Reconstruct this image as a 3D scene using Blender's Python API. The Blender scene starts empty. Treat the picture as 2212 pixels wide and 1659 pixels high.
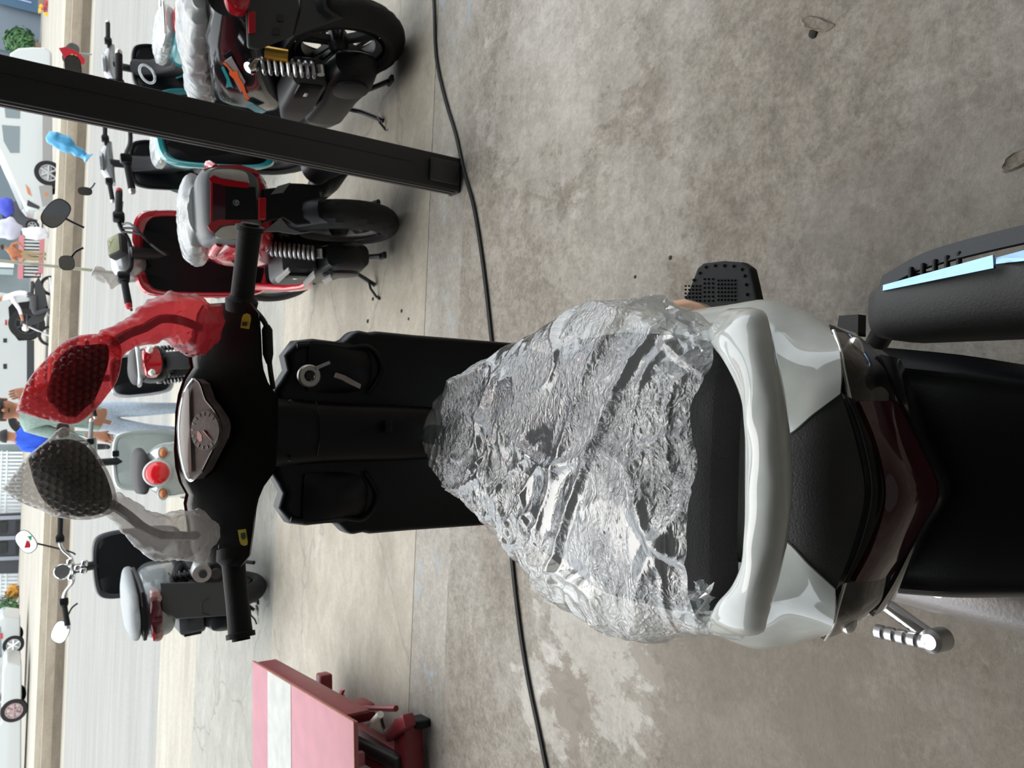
import bpy, bmesh, math, random
from mathutils import Vector, Matrix, noise as mnoise

# ------------------------------------------------------------------ camera, sky, exposure
SC = bpy.context.scene
F = 1661.0; TH = math.radians(33.7); RO = math.radians(2.4); H = 1.40   # focal length in pixels of 2212, pitch, roll, height
sT, cT, sR, cR = math.sin(TH), math.cos(TH), math.sin(RO), math.cos(RO)
cam_d = bpy.data.cameras.new('camera'); cam = bpy.data.objects.new('camera', cam_d)
SC.collection.objects.link(cam)
cam_d.sensor_fit = 'HORIZONTAL'; cam_d.sensor_width = 36.0; cam_d.lens = F / 2212 * 36
cam_d.dof.use_dof = True; cam_d.dof.focus_distance = .86; cam_d.dof.aperture_fstop = 17.0
cam_d.clip_start = 0.02; cam_d.clip_end = 400
_U, _R, _B = Vector((0, sT, cT)), Vector((1, 0, 0)), Vector((0, -cT, sT))
_xc, _yc = _U * -cR + _R * sR, _U * sR + _R * cR        # the photograph lies on its side: up is to the left
cam.matrix_world = Matrix(((_xc.x, _yc.x, _B.x, 0), (_xc.y, _yc.y, _B.y, 0), (_xc.z, _yc.z, _B.z, H), (0, 0, 0, 1)))
SC.camera = cam
W = bpy.data.worlds.new('overcast_sky'); SC.world = W; W.use_nodes = True
W.node_tree.nodes['Background'].inputs[0].default_value = (0.90, 0.955, 1.0, 1)
W.node_tree.nodes['Background'].inputs[1].default_value = 1.0
SC.view_settings.view_transform = 'Standard'; SC.view_settings.look = 'None'
SC.view_settings.gamma = 1.0; SC.view_settings.use_curve_mapping = False
SC.view_settings.exposure = 1.22
sun_d = bpy.data.lights.new('hazy_sun', 'SUN'); sun_d.energy = 0.7; sun_d.angle = math.radians(50); sun_d.color = (1, .95, .86)
sun = bpy.data.objects.new('hazy_sun', sun_d); SC.collection.objects.link(sun)
sun.rotation_euler = (math.radians(-32), math.radians(-14), 0)

# ------------------------------------------------------------------ photograph <-> place
def ray(x, y):
    dx, dy = x - 1106, y - 829.5
    b = (-dx * cR - dy * sR) / F; a = (dx * sR - dy * cR) / F
    return Vector((a, cT + b * sT, -sT + b * cT))
def atz(x, y, z):
    r = ray(x, y); t = (z - H) / r.z; return Vector((r.x * t, r.y * t, z))
def aty(x, y, Y):
    r = ray(x, y); t = Y / r.y; return Vector((r.x * t, Y, H + r.z * t))
def gz(Y):
    if Y < 2.75: return 0.0
    if Y < 5.8: return -.22 * (Y - 2.75) / 3.05
    return -.22 - .03 * min(1, (Y - 5.8) / 1.5)
def atg(x, y):
    z = 0.0
    for _ in range(30): z = gz(atz(x, y, z).y)
    return atz(x, y, z)

# ------------------------------------------------------------------ materials
MATS = {}
def nd(nt, t, **kw):
    n = nt.nodes.new(t)
    for k, v in kw.items(): setattr(n, k, v)
    return n
def mat(name, col, rough=.5, metal=0., bump=0., scale=60., var=0., coat=0., trans=0., spec=.5, emit=None, ior=1.45, alpha=1., sheen=0.):
    if name in MATS: return MATS[name]
    m = bpy.data.materials.new(name); m.use_nodes = True; nt = m.node_tree
    p = nt.nodes['Principled BSDF']; c = (*col, 1)
    p.inputs['Roughness'].default_value = rough; p.inputs['Metallic'].default_value = metal
    p.inputs['Specular IOR Level'].default_value = spec; p.inputs['IOR'].default_value = ior
    p.inputs['Coat Weight'].default_value = coat; p.inputs['Coat Roughness'].default_value = .04
    p.inputs['Transmission Weight'].default_value = trans; p.inputs['Alpha'].default_value = alpha
    p.inputs['Sheen Weight'].default_value = sheen
    tc = nd(nt, 'ShaderNodeTexCoord'); nz = nd(nt, 'ShaderNodeTexNoise')
    nz.inputs['Scale'].default_value = scale; nz.inputs['Detail'].default_value = 6
    nt.links.new(tc.outputs['Object'], nz.inputs['Vector'])
    cr = nd(nt, 'ShaderNodeValToRGB')
    v = max(var, .04)
    cr.color_ramp.elements[0].position = .3; cr.color_ramp.elements[1].position = .7
    cr.color_ramp.elements[0].color = (*[max(0, k * (1 - v)) for k in col], 1)
    cr.color_ramp.elements[1].color = (*[min(1, k * (1 + v)) for k in col], 1)
    nt.links.new(nz.outputs['Fac'], cr.inputs['Fac']); nt.links.new(cr.outputs['Color'], p.inputs['Base Color'])
    if bump:
        b = nd(nt, 'ShaderNodeBump'); b.inputs['Strength'].default_value = bump; b.inputs['Distance'].default_value = .002
        nt.links.new(nz.outputs['Fac'], b.inputs['Height']); nt.links.new(b.outputs['Normal'], p.inputs['Normal'])
    if emit:
        p.inputs['Emission Color'].default_value = (*emit[:3], 1); p.inputs['Emission Strength'].default_value = emit[3]
    MATS[name] = m
    return m

def ramp(nt, src, stops):
    cr = nd(nt, 'ShaderNodeValToRGB'); e = cr.color_ramp.elements
    while len(e) < len(stops): e.new(.5)
    for i, (p, c) in enumerate(stops):
        e[i].position = p; e[i].color = (*c, 1) if len(c) == 3 else c
    nt.links.new(src, cr.inputs['Fac']); return cr.outputs['Color']
def mixc(nt, fac, a, b, mode='MIX'):
    m = nd(nt, 'ShaderNodeMix', data_type='RGBA', blend_type=mode)
    for s, v in ((m.inputs[0], fac), (m.inputs[6], a), (m.inputs[7], b)):
        if hasattr(v, 'links'): nt.links.new(v, s)
        else: s.default_value = v if isinstance(v, (int, float)) else (*v, 1)
    return m.outputs[2]
def noise_out(nt, vec, scale, detail=8, rough=.6, dist=0., lac=2.0):
    n = nd(nt, 'ShaderNodeTexNoise'); n.inputs['Scale'].default_value = scale; n.inputs['Detail'].default_value = detail
    n.inputs['Roughness'].default_value = rough; n.inputs['Distortion'].default_value = dist; n.inputs['Lacunarity'].default_value = lac
    nt.links.new(vec, n.inputs['Vector']); return n.outputs['Fac']
def mapped(nt, src, scale=(1, 1, 1), loc=(0, 0, 0), rot=(0, 0, 0)):
    m = nd(nt, 'ShaderNodeMapping'); m.inputs['Scale'].default_value = scale; m.inputs['Location'].default_value = loc
    m.inputs['Rotation'].default_value = rot; nt.links.new(src, m.inputs['Vector']); return m.outputs['Vector']

def concrete(name, base, light, dark, streak=(1, 1), specks=.5, patch=0., rough=.75, bump=.5, cracks=0., blue=0., brown=0., wear=0., patches=(), grain=.25):
    m = bpy.data.materials.new(name); m.use_nodes = True; nt = m.node_tree; p = nt.nodes['Principled BSDF']
    geo = nd(nt, 'ShaderNodeNewGeometry'); pos = geo.outputs['Position']
    v = mapped(nt, pos, (streak[0], streak[1], 1))
    big = noise_out(nt, v, 1.3, 5, .6, .6); mid = noise_out(nt, v, 6, 8, .65, .5)
    fine = noise_out(nt, pos, 55, 10, .75); grit = noise_out(nt, pos, 260, 4, .7)
    c = ramp(nt, big, [(.30, dark), (.5, base), (.72, light)])
    c = mixc(nt, ramp(nt, mid, [(.36, (0, 0, 0)), (.66, (1, 1, 1))]), mixc(nt, 1.0, c, (.80, .79, .77), 'MULTIPLY'), c)
    mot = noise_out(nt, pos, 24, 5, .6, .3)
    c = mixc(nt, ramp(nt, mot, [(.40, (0, 0, 0)), (.60, (1, 1, 1))]), mixc(nt, grain, c, (.80, .785, .76), 'MULTIPLY'), mixc(nt, grain, c, (1.12, 1.115, 1.10), 'MULTIPLY'))
    mo2 = noise_out(nt, pos, 90, 4, .6, .2)
    c = mixc(nt, ramp(nt, mo2, [(.42, (0, 0, 0)), (.58, (1, 1, 1))]), mixc(nt, grain, c, (.86, .85, .83), 'MULTIPLY'), mixc(nt, grain, c, (1.08, 1.08, 1.07), 'MULTIPLY'))
    c = mixc(nt, ramp(nt, fine, [(.38, (1, 1, 1)), (.52, (0, 0, 0))]), c, mixc(nt, max(.3, grain), c, (.72, .70, .66), 'MULTIPLY'))
    c = mixc(nt, ramp(nt, fine, [(.60, (0, 0, 0)), (.74, (.8, .8, .8))]), c, mixc(nt, 1.0, c, (1.22, 1.22, 1.22), 'MULTIPLY'))
    c = mixc(nt, ramp(nt, grit, [(.34, (.6, .6, .6)), (.46, (0, 0, 0))]), c, mixc(nt, max(.3, grain), c, (.55, .52, .48), 'MULTIPLY'))
    if specks:
        vo = nd(nt, 'ShaderNodeTexVoronoi'); vo.inputs['Scale'].default_value = 9; nt.links.new(pos, vo.inputs['Vector'])
        sp = ramp(nt, vo.outputs['Distance'], [(.02, (specks,) * 3), (.06, (0, 0, 0))])
        rnd = ramp(nt, vo.outputs['Color'], [(.72, (0, 0, 0)), (.75, (1, 1, 1))])
        c = mixc(nt, mixc(nt, 1.0, sp, rnd, 'MULTIPLY'), c, (.10, .085, .07))
    if brown:
        bn = noise_out(nt, mapped(nt, pos, (1, 1, 1), (3, 7, 0)), 3.1, 10, .74, .2)
        c = mixc(nt, ramp(nt, bn, [(.52, (0, 0, 0)), (.70, (brown,) * 3)]), c, (.23, .175, .125))
    if wear:   # pale worn cement skin
        wn = noise_out(nt, mapped(nt, pos, (1, 1, 1), (11.3, 4.1, 0)), 2.4, 12, .74, .15)
        c = mixc(nt, ramp(nt, wn, [(.49, (0, 0, 0)), (.66, (wear,) * 3)]), c, (.54, .515, .48))
    for (cx, cy, rad, col, st, seed) in patches:      # ragged areas: wear, stains, dark spots, brighter-lit floor painted paler
        dv = nd(nt, 'ShaderNodeVectorMath', operation='DISTANCE'); nt.links.new(pos, dv.inputs[0]); dv.inputs[1].default_value = (cx, cy, 0)
        pn = noise_out(nt, mapped(nt, pos, (1.5, 1, 1), (seed, seed * 2, 0)), 7, 12, .72, .3)
        ma = nd(nt, 'ShaderNodeMath', operation='MULTIPLY_ADD'); ma.inputs[1].default_value = -.42 / rad; ma.inputs[2].default_value = .42
        nt.links.new(dv.outputs['Value'], ma.inputs[0])
        ad = nd(nt, 'ShaderNodeMath', operation='ADD'); nt.links.new(ma.outputs[0], ad.inputs[0]); nt.links.new(pn, ad.inputs[1])
        c = mixc(nt, ramp(nt, ad.outputs[0], [(.60, (0, 0, 0)), (.66, (st,) * 3)]), c, mixc(nt, .5, col, mixc(nt, 1.0, c, (1.4, 1.4, 1.4), 'MULTIPLY')) if col[0] > .3 else col)
    if blue:
        bw = noise_out(nt, mapped(nt, pos, (3.5, 7, 1), (1, 2, 0)), 1.8, 9, .7, .4)
        c = mixc(nt, ramp(nt, bw, [(.58, (0, 0, 0)), (.63, (blue,) * 3)]), c, (.27, .30, .33))
    if cracks:
        wv = nd(nt, 'ShaderNodeTexVoronoi', feature='DISTANCE_TO_EDGE'); wv.inputs['Scale'].default_value = 1.1
        dn = nd(nt, 'ShaderNodeTexNoise'); dn.inputs['Scale'].default_value = 3; dn.inputs['Detail'].default_value = 6; nt.links.new(pos, dn.inputs['Vector'])
        nt.links.new(mixc(nt, .25, pos, dn.outputs['Color']), wv.inputs['Vector'])
        c = mixc(nt, ramp(nt, wv.outputs['Distance'], [(.003, (cracks,) * 3), (.009, (0, 0, 0))]), c, (.16, .15, .13))
    nt.links.new(c, p.inputs['Base Color']); p.inputs['Roughness'].default_value = rough
    p.inputs['Specular IOR Level'].default_value = .35
    b = nd(nt, 'ShaderNodeBump'); b.inputs['Strength'].default_value = bump; b.inputs['Distance'].default_value = .006
    nt.links.new(mixc(nt, .35, mid, fine), b.inputs['Height']); nt.links.new(b.outputs['Normal'], p.inputs['Normal'])
    MATS[name] = m
    return m

def film(name, tint, haze, bump=.5, scale=60, gloss=.09, fres=1.6, base=.03, back=0.):
    m = bpy.data.materials.new(name); m.use_nodes = True; nt = m.node_tree; nt.nodes.remove(nt.nodes['Principled BSDF'])
    out = nt.nodes['Material Output']; tc = nd(nt, 'ShaderNodeTexCoord').outputs['Object']
    vo = nd(nt, 'ShaderNodeTexVoronoi', feature='F1'); vo.inputs['Scale'].default_value = scale
    wob = nd(nt, 'ShaderNodeTexNoise'); wob.inputs['Scale'].default_value = scale * .4; nt.links.new(tc, wob.inputs['Vector'])
    nt.links.new(mixc(nt, .12, tc, wob.outputs['Color']), vo.inputs['Vector'])
    nz = noise_out(nt, tc, scale * 1.7, 6, .6, 1.0)
    h = mixc(nt, .5, vo.outputs['Distance'], nz)
    b = nd(nt, 'ShaderNodeBump'); b.inputs['Strength'].default_value = bump; b.inputs['Distance'].default_value = .006
    nt.links.new(h, b.inputs['Height'])
    calm = noise_out(nt, tc, 7, 3, .5); cm = nd(nt, 'ShaderNodeMath', operation='MULTIPLY')
    nt.links.new(ramp(nt, calm, [(.42, (.12, .12, .12)), (.60, (1, 1, 1))]), cm.inputs[0]); cm.inputs[1].default_value = bump; nt.links.new(cm.outputs[0], b.inputs['Strength'])
    tr = nd(nt, 'ShaderNodeBsdfTransparent'); tr.inputs[0].default_value = (*tint, 1)
    gl = nd(nt, 'ShaderNodeBsdfGlossy'); gl.inputs['Roughness'].default_value = gloss; nt.links.new(b.outputs['Normal'], gl.inputs['Normal'])
    df = nd(nt, 'ShaderNodeBsdfDiffuse'); df.inputs[0].default_value = (*haze[:3], 1); nt.links.new(b.outputs['Normal'], df.inputs['Normal'])
    tl = nd(nt, 'ShaderNodeBsdfTranslucent'); tl.inputs[0].default_value = (*haze[:3], 1); nt.links.new(b.outputs['Normal'], tl.inputs['Normal'])
    m0 = nd(nt, 'ShaderNodeMixShader'); m0.inputs[0].default_value = back
    nt.links.new(df.outputs[0], m0.inputs[1]); nt.links.new(tl.outputs[0], m0.inputs[2])
    m1 = nd(nt, 'ShaderNodeMixShader'); m1.inputs[0].default_value = haze[3]
    nt.links.new(tr.outputs[0], m1.inputs[1]); nt.links.new(m0.outputs[0], m1.inputs[2])
    lw = nd(nt, 'ShaderNodeLayerWeight'); lw.inputs['Blend'].default_value = .5; fr = nd(nt, 'ShaderNodeMath', operation='POWER'); fr.inputs[1].default_value = 3.0; nt.links.new(lw.outputs['Facing'], fr.inputs[0])
    mm = nd(nt, 'ShaderNodeMath', operation='MULTIPLY_ADD', use_clamp=True); mm.inputs[1].default_value = fres; mm.inputs[2].default_value = base
    nt.links.new(fr.outputs[0], mm.inputs[0])
    m2 = nd(nt, 'ShaderNodeMixShader'); nt.links.new(mm.outputs[0], m2.inputs[0]); nt.links.new(m1.outputs[0], m2.inputs[1]); nt.links.new(gl.outputs[0], m2.inputs[2])
    nt.links.new(m2.outputs[0], out.inputs['Surface'])
    MATS[name] = m
    return m

PLASTIC = mat('black_plastic', (.0055, .006, .0075), .36, bump=.12, scale=400, spec=.32)
PLASTIC_G = mat('grey_plastic', (.034, .036, .039), .5, bump=.15, scale=300)
PLASTIC_L = mat('light_grey_plastic', (.17, .18, .19), .5)
GLOSSBLACK = mat('gloss_black', (.010, .010, .012), .12, coat=.5)
GLOSSWHITE = mat('gloss_white_paint', (.60, .625, .60), .10, coat=1.0)
RUBBER = mat('rubber', (.008, .008, .009), .75, bump=.3, scale=200)
TYRE = mat('tyre_rubber', (.014, .0135, .0135), .8, bump=.3, scale=150)
CHROME = mat('chrome', (.85, .86, .88), .12, 1.0)
STEEL = mat('steel', (.55, .55, .56), .35, 1.0)
ALLOY = mat('alloy_grey', (.42, .42, .43), .4, .8)
DARKMETAL = mat('dark_metal', (.04, .04, .042), .45, .5)
GOLD = mat('gold_anodised', (.62, .36, .07), .3, .9)
RED = mat('red_paint', (.52, .020, .035), .15, coat=.9)
REDP = mat('red_plastic', (.60, .03, .05), .45)
TAILRED = mat('tail_lens_red', (.42, .004, .012), .08, coat=.6)
DARKRED = mat('dark_red_lens', (.050, .004, .010), .08, coat=.6)
REFLECTOR = mat('red_reflector', (.42, .006, .014), .25)
AMBER = mat('amber_bulb', (.55, .20, .07), .2)
CLEAR = mat('clear_lens', (.80, .74, .68), .10, metal=.55, coat=.8)
TEAL = mat('teal_paint', (.02, .33, .37), .2, coat=.8)
ORANGE = mat('orange_decal', (.85, .13, .02), .4)
MINT = mat('pale_mint_paint', (.50, .56, .53), .15, coat=.9)
SILVER = mat('silver_paint', (.42, .43, .44), .25, .5, coat=.6)
GREYPAINT = mat('grey_paint', (.17, .19, .20), .25, coat=.6)
SEATV = mat('seat_vinyl', (.035, .034, .036), .62, bump=.6, scale=700)
SEATG = mat('grey_seat_vinyl', (.30, .32, .33), .5)
GLASS = mat('meter_glass', (.30, .23, .21), .06, coat=1.0, metal=.0, spec=.8)
LCD = mat('lcd_panel', (.17, .17, .05), .15, coat=.6)
MIRROR = mat('mirror_glass', (.9, .92, .94), .02, 1.0)
YELLOW = mat('yellow_sticker', (.42, .36, .02), .4)
INK = mat('ink', (.015, .015, .015), .5)
WHITEP = mat('white_print', (.75, .75, .74), .5)
WRAP = film('clear_film', (.96, .97, .97), (.66, .70, .72, .16), .8, 75, .07, .8, .18, .35)
WRAP2 = film('milky_film', (.9, .92, .92), (.66, .69, .68, .42), .5, 40, .2, .8, .06, .3)
REDWRAP = film('red_bubble_film', (.88, .30, .32), (.55, .06, .085, .36), .35, 80, .30, .5, .035, .55)
GREYWRAP = film('clear_bubble_film', (.86, .84, .82), (.44, .41, .39, .38), .35, 80, .30, .5, .04, .5)
SKIN = mat('skin', (.42, .19, .11), .5)
HAIR = mat('hair', (.012, .010, .010), .6)

# ------------------------------------------------------------------ mesh building
COL = SC.collection
class MB:
    def __init__(s): s.v = []; s.f = []
    def add(s, vs, fs):
        n = len(s.v); s.v += [Vector(v) for v in vs]; s.f += [[i + n for i in f] for f in fs]; return s
    def loft(s, rings, closed=True, cap=True, loop=False):
        n = len(rings[0]); vs = [p for r in rings for p in r]; fs = []
        R = len(rings)
        for i in range(R if loop else R - 1):
            for j in range(n if closed else n - 1):
                a, b = i * n + j, i * n + (j + 1) % n; i2 = (i + 1) % R
                fs.append([a, b, i2 * n + (j + 1) % n, i2 * n + j])
        if cap and not loop and closed:
            fs.append(list(range(n))[::-1]); fs.append([(R - 1) * n + j for j in range(n)])
        return s.add(vs, fs)
    def tube(s, pts, r, n=10, cap=True, loop=False, flat=1.0):
        pts = [Vector(p) for p in pts]; rings = []; prev = None
        rs = r if isinstance(r, (list, tuple)) else [r] * len(pts)
        N = len(pts)
        for i, p in enumerate(pts):
            t = (pts[(i + 1) % N] - pts[i - 1]) if loop else (pts[min(i + 1, N - 1)] - pts[max(i - 1, 0)])
            if t.length < 1e-9: t = Vector((0, 0, 1))
            t.normalize()
            if prev is None:
                u = t.cross(Vector((0, 0, 1)))
                if u.length < .05: u = t.cross(Vector((0, 1, 0)))
            else: u = prev - t * prev.dot(t)
            u.normalize(); w = t.cross(u); prev = u
            rings.append([p + (u * math.cos(a) + w * math.sin(a) * flat) * rs[i] for a in [2 * math.pi * k / n for k in range(n)]])
        return s.loft(rings, True, cap, loop)
    def box(s, c, d, rot=None):
        c = Vector(c); h = [x / 2 for x in d]
        vs = [Vector((x, y, z)) for z in (-h[2], h[2]) for y in (-h[1], h[1]) for x in (-h[0], h[0])]
        if rot is not None: vs = [rot @ v for v in vs]
        return s.add([c + v for v in vs], [[0, 2, 3, 1], [4, 5, 7, 6], [0, 1, 5, 4], [2, 6, 7, 3], [0, 4, 6, 2], [1, 3, 7, 5]])
    def rbox(s, c, d, r=.01, rot=None, seg=2):
        bm = bmesh.new(); bmesh.ops.create_cube(bm, size=1)
        for v in bm.verts: v.co = Vector((v.co.x * d[0], v.co.y * d[1], v.co.z * d[2]))
        bmesh.ops.bevel(bm, geom=bm.edges[:], offset=min(r, min(d) * .49), segments=seg, affect='EDGES', profile=.5)
        bm.verts.index_update()
        vs = [(rot @ v.co if rot is not None else v.co) + Vector(c) for v in bm.verts]
        fs = [[v.index for v in f.verts] for f in bm.faces]; bm.free()
        return s.add(vs, fs)
    def ell(s, c, r, n=16, m=10, rot=None):
        c = Vector(c); rings = []
        for i in range(1, m):
            a = math.pi * i / m
            rings.append([Vector((r[0] * math.sin(a) * math.cos(t), r[1] * math.sin(a) * math.sin(t), r[2] * math.cos(a))) for t in [2 * math.pi * k / n for k in range(n)]])
        if rot is not None: rings = [[rot @ p for p in q] for q in rings]
        return s.loft([[c + p for p in q] for q in rings])
    def lathe(s, prof, c=(0, 0, 0), axis='x', n=32, closed=False):
        c = Vector(c); rings = []
        for k in range(n):
            a = 2 * math.pi * k / n; q = []
            for (r, h) in prof:
                q.append(c + {'x': Vector((h, r * math.cos(a), r * math.sin(a))), 'y': Vector((r * math.cos(a), h, r * math.sin(a))), 'z': Vector((r * math.cos(a), r * math.sin(a), h))}[axis])
            rings.append(q)
        return s.loft(rings, closed, False, True)
    def sheet(s, g, th, nrm=None):
        R, C = len(g), len(g[0]); g = [[Vector(p) for p in r] for r in g]; back = []
        for i in range(R):
            row = []
            for j in range(C):
                du = g[min(i + 1, R - 1)][j] - g[max(i - 1, 0)][j]; dv = g[i][min(j + 1, C - 1)] - g[i][max(j - 1, 0)]
                n = Vector(nrm) if nrm else du.cross(dv)
                n = n.normalized() if n.length > 1e-12 else Vector((0, 0, 1))
                row.append(g[i][j] - n * th)
            back.append(row)
        vs = [p for r in g for p in r] + [p for r in back for p in r]; K = R * C; fs = []
        for i in range(R - 1):
            for j in range(C - 1):
                a = i * C + j; fs.append([a, a + 1, a + C + 1, a + C]); fs.append([K + a, K + a + C, K + a + C + 1, K + a + 1])
        bd = [j for j in range(C)] + [i * C + C - 1 for i in range(1, R)] + [(R - 1) * C + j for j in range(C - 2, -1, -1)] + [i * C for i in range(R - 2, 0, -1)]
        for k in range(len(bd)):
            a, b = bd[k], bd[(k + 1) % len(bd)]; fs.append([a, b, K + b, K + a][::-1])
        return s.add(vs, fs)
    def prism(s, poly, d):
        d = Vector(d); n = len(poly); vs = [Vector(p) for p in poly] + [Vector(p) + d for p in poly]
        fs = [list(range(n))[::-1], [n + i for i in range(n)]] + [[i, (i + 1) % n, n + (i + 1) % n, n + i] for i in range(n)]
        return s.add(vs, fs)
    def xf(s, M, start=0):
        for i in range(start, len(s.v)): s.v[i] = M @ s.v[i]
        return s

def ob(name, mb, m, parent=None, smooth=35, clean=True):
    me = bpy.data.meshes.new(name)
    c = Vector((0, 0, 0))
    if parent is None and mb.v:
        xs = [v.x for v in mb.v]; ys = [v.y for v in mb.v]; zs = [v.z for v in mb.v]
        c = Vector(((min(xs) + max(xs)) / 2, (min(ys) + max(ys)) / 2, min(zs)))
    me.from_pydata([tuple(v - c) for v in mb.v], [], mb.f)
    if clean:
        bm = bmesh.new(); bm.from_mesh(me); bmesh.ops.remove_doubles(bm, verts=bm.verts[:], dist=1e-6)
        bmesh.ops.recalc_face_normals(bm, faces=bm.faces[:]); bm.to_mesh(me); bm.free()
    if smooth:
        me.shade_smooth(); me.set_sharp_from_angle(angle=math.radians(smooth))
    me.materials.append(m)
    o = bpy.data.objects.new(name, me); COL.objects.link(o); o.location = c
    if parent is not None: o.parent = parent
    return o
def tag(o, label, cat, group=None):
    o['label'] = label; o['category'] = cat
    if group: o['group'] = group
    return o
def struct(name, mb, m, label=None, smooth=0):
    o = ob(name, mb, m, None, smooth); o['kind'] = 'structure'
    if label: o['label'] = label
    return o
def thing(name, label, cat, M, group=None):
    o = bpy.data.objects.new(name, None); COL.objects.link(o); o.matrix_world = M; o.empty_display_size = .1
    return tag(o, label, cat, group)
def mir(p): return Vector((-p[0], p[1], p[2]))
def circ(c, r, n, u, w): return [Vector(c) + Vector(u) * (r * math.cos(2 * math.pi * k / n)) + Vector(w) * (r * math.sin(2 * math.pi * k / n)) for k in range(n)]
def lerp(a, b, t): return a + (b - a) * t
def interp(tab, x):
    if x <= tab[0][0]: return list(tab[0][1:])
    for a, b in zip(tab, tab[1:]):
        if x <= b[0]:
            t = (x - a[0]) / (b[0] - a[0]); return [lerp(p, q, t) for p, q in zip(a[1:], b[1:])]
    return list(tab[-1][1:])
def smooth_path(pts, n=6):
    pts = [Vector(p) for p in pts]; out = []
    for i in range(len(pts) - 1):
        p0, p1, p2, p3 = pts[max(i - 1, 0)], pts[i], pts[i + 1], pts[min(i + 2, len(pts) - 1)]
        for k in range(n):
            t = k / n
            out.append(.5 * ((2 * p1) + (p2 - p0) * t + (2 * p0 - 5 * p1 + 4 * p2 - p3) * t * t + (3 * p1 - p0 - 3 * p2 + p3) * t ** 3))
    out.append(pts[-1]); return out
def sect(y, hw, z0, z1, e=3.0, n=24, cx=0.):
    zc, hh = (z0 + z1) / 2, (z1 - z0) / 2; r = []
    for k in range(n):
        a = 2 * math.pi * k / n; ca, sa = math.cos(a), math.sin(a)
        r.append(Vector((cx + hw * math.copysign(abs(ca) ** (2 / e), ca), y, zc + hh * math.copysign(abs(sa) ** (2 / e), sa))))
    return r
def disc_poly(pts2, f, th):
    """flat plate from a 2-D outline; f maps (a, b, depth) to a point"""
    mb = MB(); n = len(pts2)
    return mb.add([f(a, b, 0) for a, b in pts2] + [f(a, b, th) for a, b in pts2],
                  [list(range(n)), [n + i for i in range(n)][::-1]] + [[i, n + i, n + (i + 1) % n, (i + 1) % n] for i in range(n)])

# ------------------------------------------------------------------ the setting
_p = lambda x, y: (atz(x, y, 0).x, atz(x, y, 0).y)
FLOORM = concrete('shop_floor_concrete', (.285, .255, .222), (.37, .345, .315), (.225, .198, .168), (.9, 1.3), .8, bump=.8, rough=.6, brown=.22, wear=.30, grain=.85,
                  patches=((*_p(1290, 1390), .34, (.50, .485, .455), .85, 1.3), (*_p(1180, 1520), .20, (.50, .485, .455), .8, 4.1), (*_p(1230, 1520), .16, (.20, .165, .13), .8, 2.2), (*_p(1600, 1500), .5, (.20, .165, .128), .6, 6.5), (*_p(1200, 150), .55, (.46, .44, .41), .45, 8.5), (*_p(1330, 520), .4, (.44, .42, .39), .35, 3.7), (*_p(2000, 500), .3, (.19, .175, .15), .4, 5.7), (*_p(2000, 1560), .4, (.19, .16, .125), .5, 9.7)))  # pale patches on the post side paint in floor nearer the light
APRONM = concrete('apron_concrete', (.37, .335, .275), (.44, .405, .35), (.31, .28, .235), (.8, 1.15), .5, bump=.3, rough=.65, cracks=.5, brown=.22)
STRIPM = concrete('painted_strip_concrete', (.33, .308, .275), (.41, .385, .35), (.26, .24, .215), (.8, 1.2), .5, bump=.35, rough=.6, blue=.9, grain=.5)
WALKM = concrete('pavement_concrete', (.325, .32, .29), (.35, .345, .315), (.295, .29, .265), (.7, 1.2), 0, bump=.3, cracks=.6)
ROADM = concrete('pale_asphalt', (.285, .285, .272), (.30, .299, .287), (.27, .272, .263), (.05, .5), 0, bump=.15)
EDGEM = concrete('road_edge_cement', (.40, .375, .32), (.44, .415, .36), (.36, .335, .285), (.15, .8), 0, bump=.2)
KERBM = concrete('median_cement', (.37, .31, .24), (.45, .40, .33), (.30, .25, .19), (.3, 1), 0, bump=.3)
KERBT = concrete('median_top_cement', (.49, .44, .35), (.54, .50, .42), (.43, .38, .30), (.2, 1), 0, bump=.3)
DIRTM = concrete('far_road_cement', (.39, .365, .32), (.45, .425, .375), (.345, .315, .27), (.1, .6), 0, bump=.2)
ROOFM = mat('roof_underside', (.22, .22, .215), .7, var=.1, scale=3)
WALLM = mat('shop_wall_paint', (.34, .33, .31), .8, var=.08, scale=2, bump=.2)

def strip(name, m, x0, x1, ys, label=None, dz=0., th=.12):
    g = [[(x0, y, gz(y) + dz), (x1, y, gz(y) + dz)] for y in ys]
    return struct(name, MB().sheet(g, -th if False else th), m, label)
Y0, Y1, Y2, Y3 = 2.47, 2.74, 5.12, 7.72
# floor slab, built as a grid with a few chipped hollows
def slab():
    mb = MB(); xs = [-9, 9]; mb.box((0, (Y0 - 5) / 2, -.06), (18, Y0 + 5, .12)); return mb
struct('floor', slab(), FLOORM, 'worn grey-brown concrete shop floor')
def profile_slab(name, m, y0, y1, label, x0=-14, x1=14, dz=0., th=.15, n=8):
    ys = [lerp(y0, y1, k / n) for k in range(n + 1)]
    poly = [Vector((x0, y, gz(y) + dz)) for y in ys] + [Vector((x0, y, gz(y) + dz - th)) for y in reversed(ys)]
    return struct(name, MB().prism(poly, (x1 - x0, 0, 0)), m, label)
profile_slab('floor_strip', STRIPM, Y0, Y1, 'smooth concrete strip with flaking blue-grey paint', th=.12)
profile_slab('floor_apron', APRONM, Y1 + .004, Y2, 'cream concrete apron sloping to the street', th=.12)
profile_slab('sidewalk', WALKM, Y2 + .008, Y3, 'cracked pale concrete pavement', th=.14, dz=-.004)
profile_slab('road_gutter', EDGEM, Y3 + .01, 9.6, 'cream cement gutter beside the road', -40, 40, -.012)
profile_slab('road', ROADM, 9.6, 21.8, 'pale grey asphalt road', -60, 60, -.012, n=4)
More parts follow.
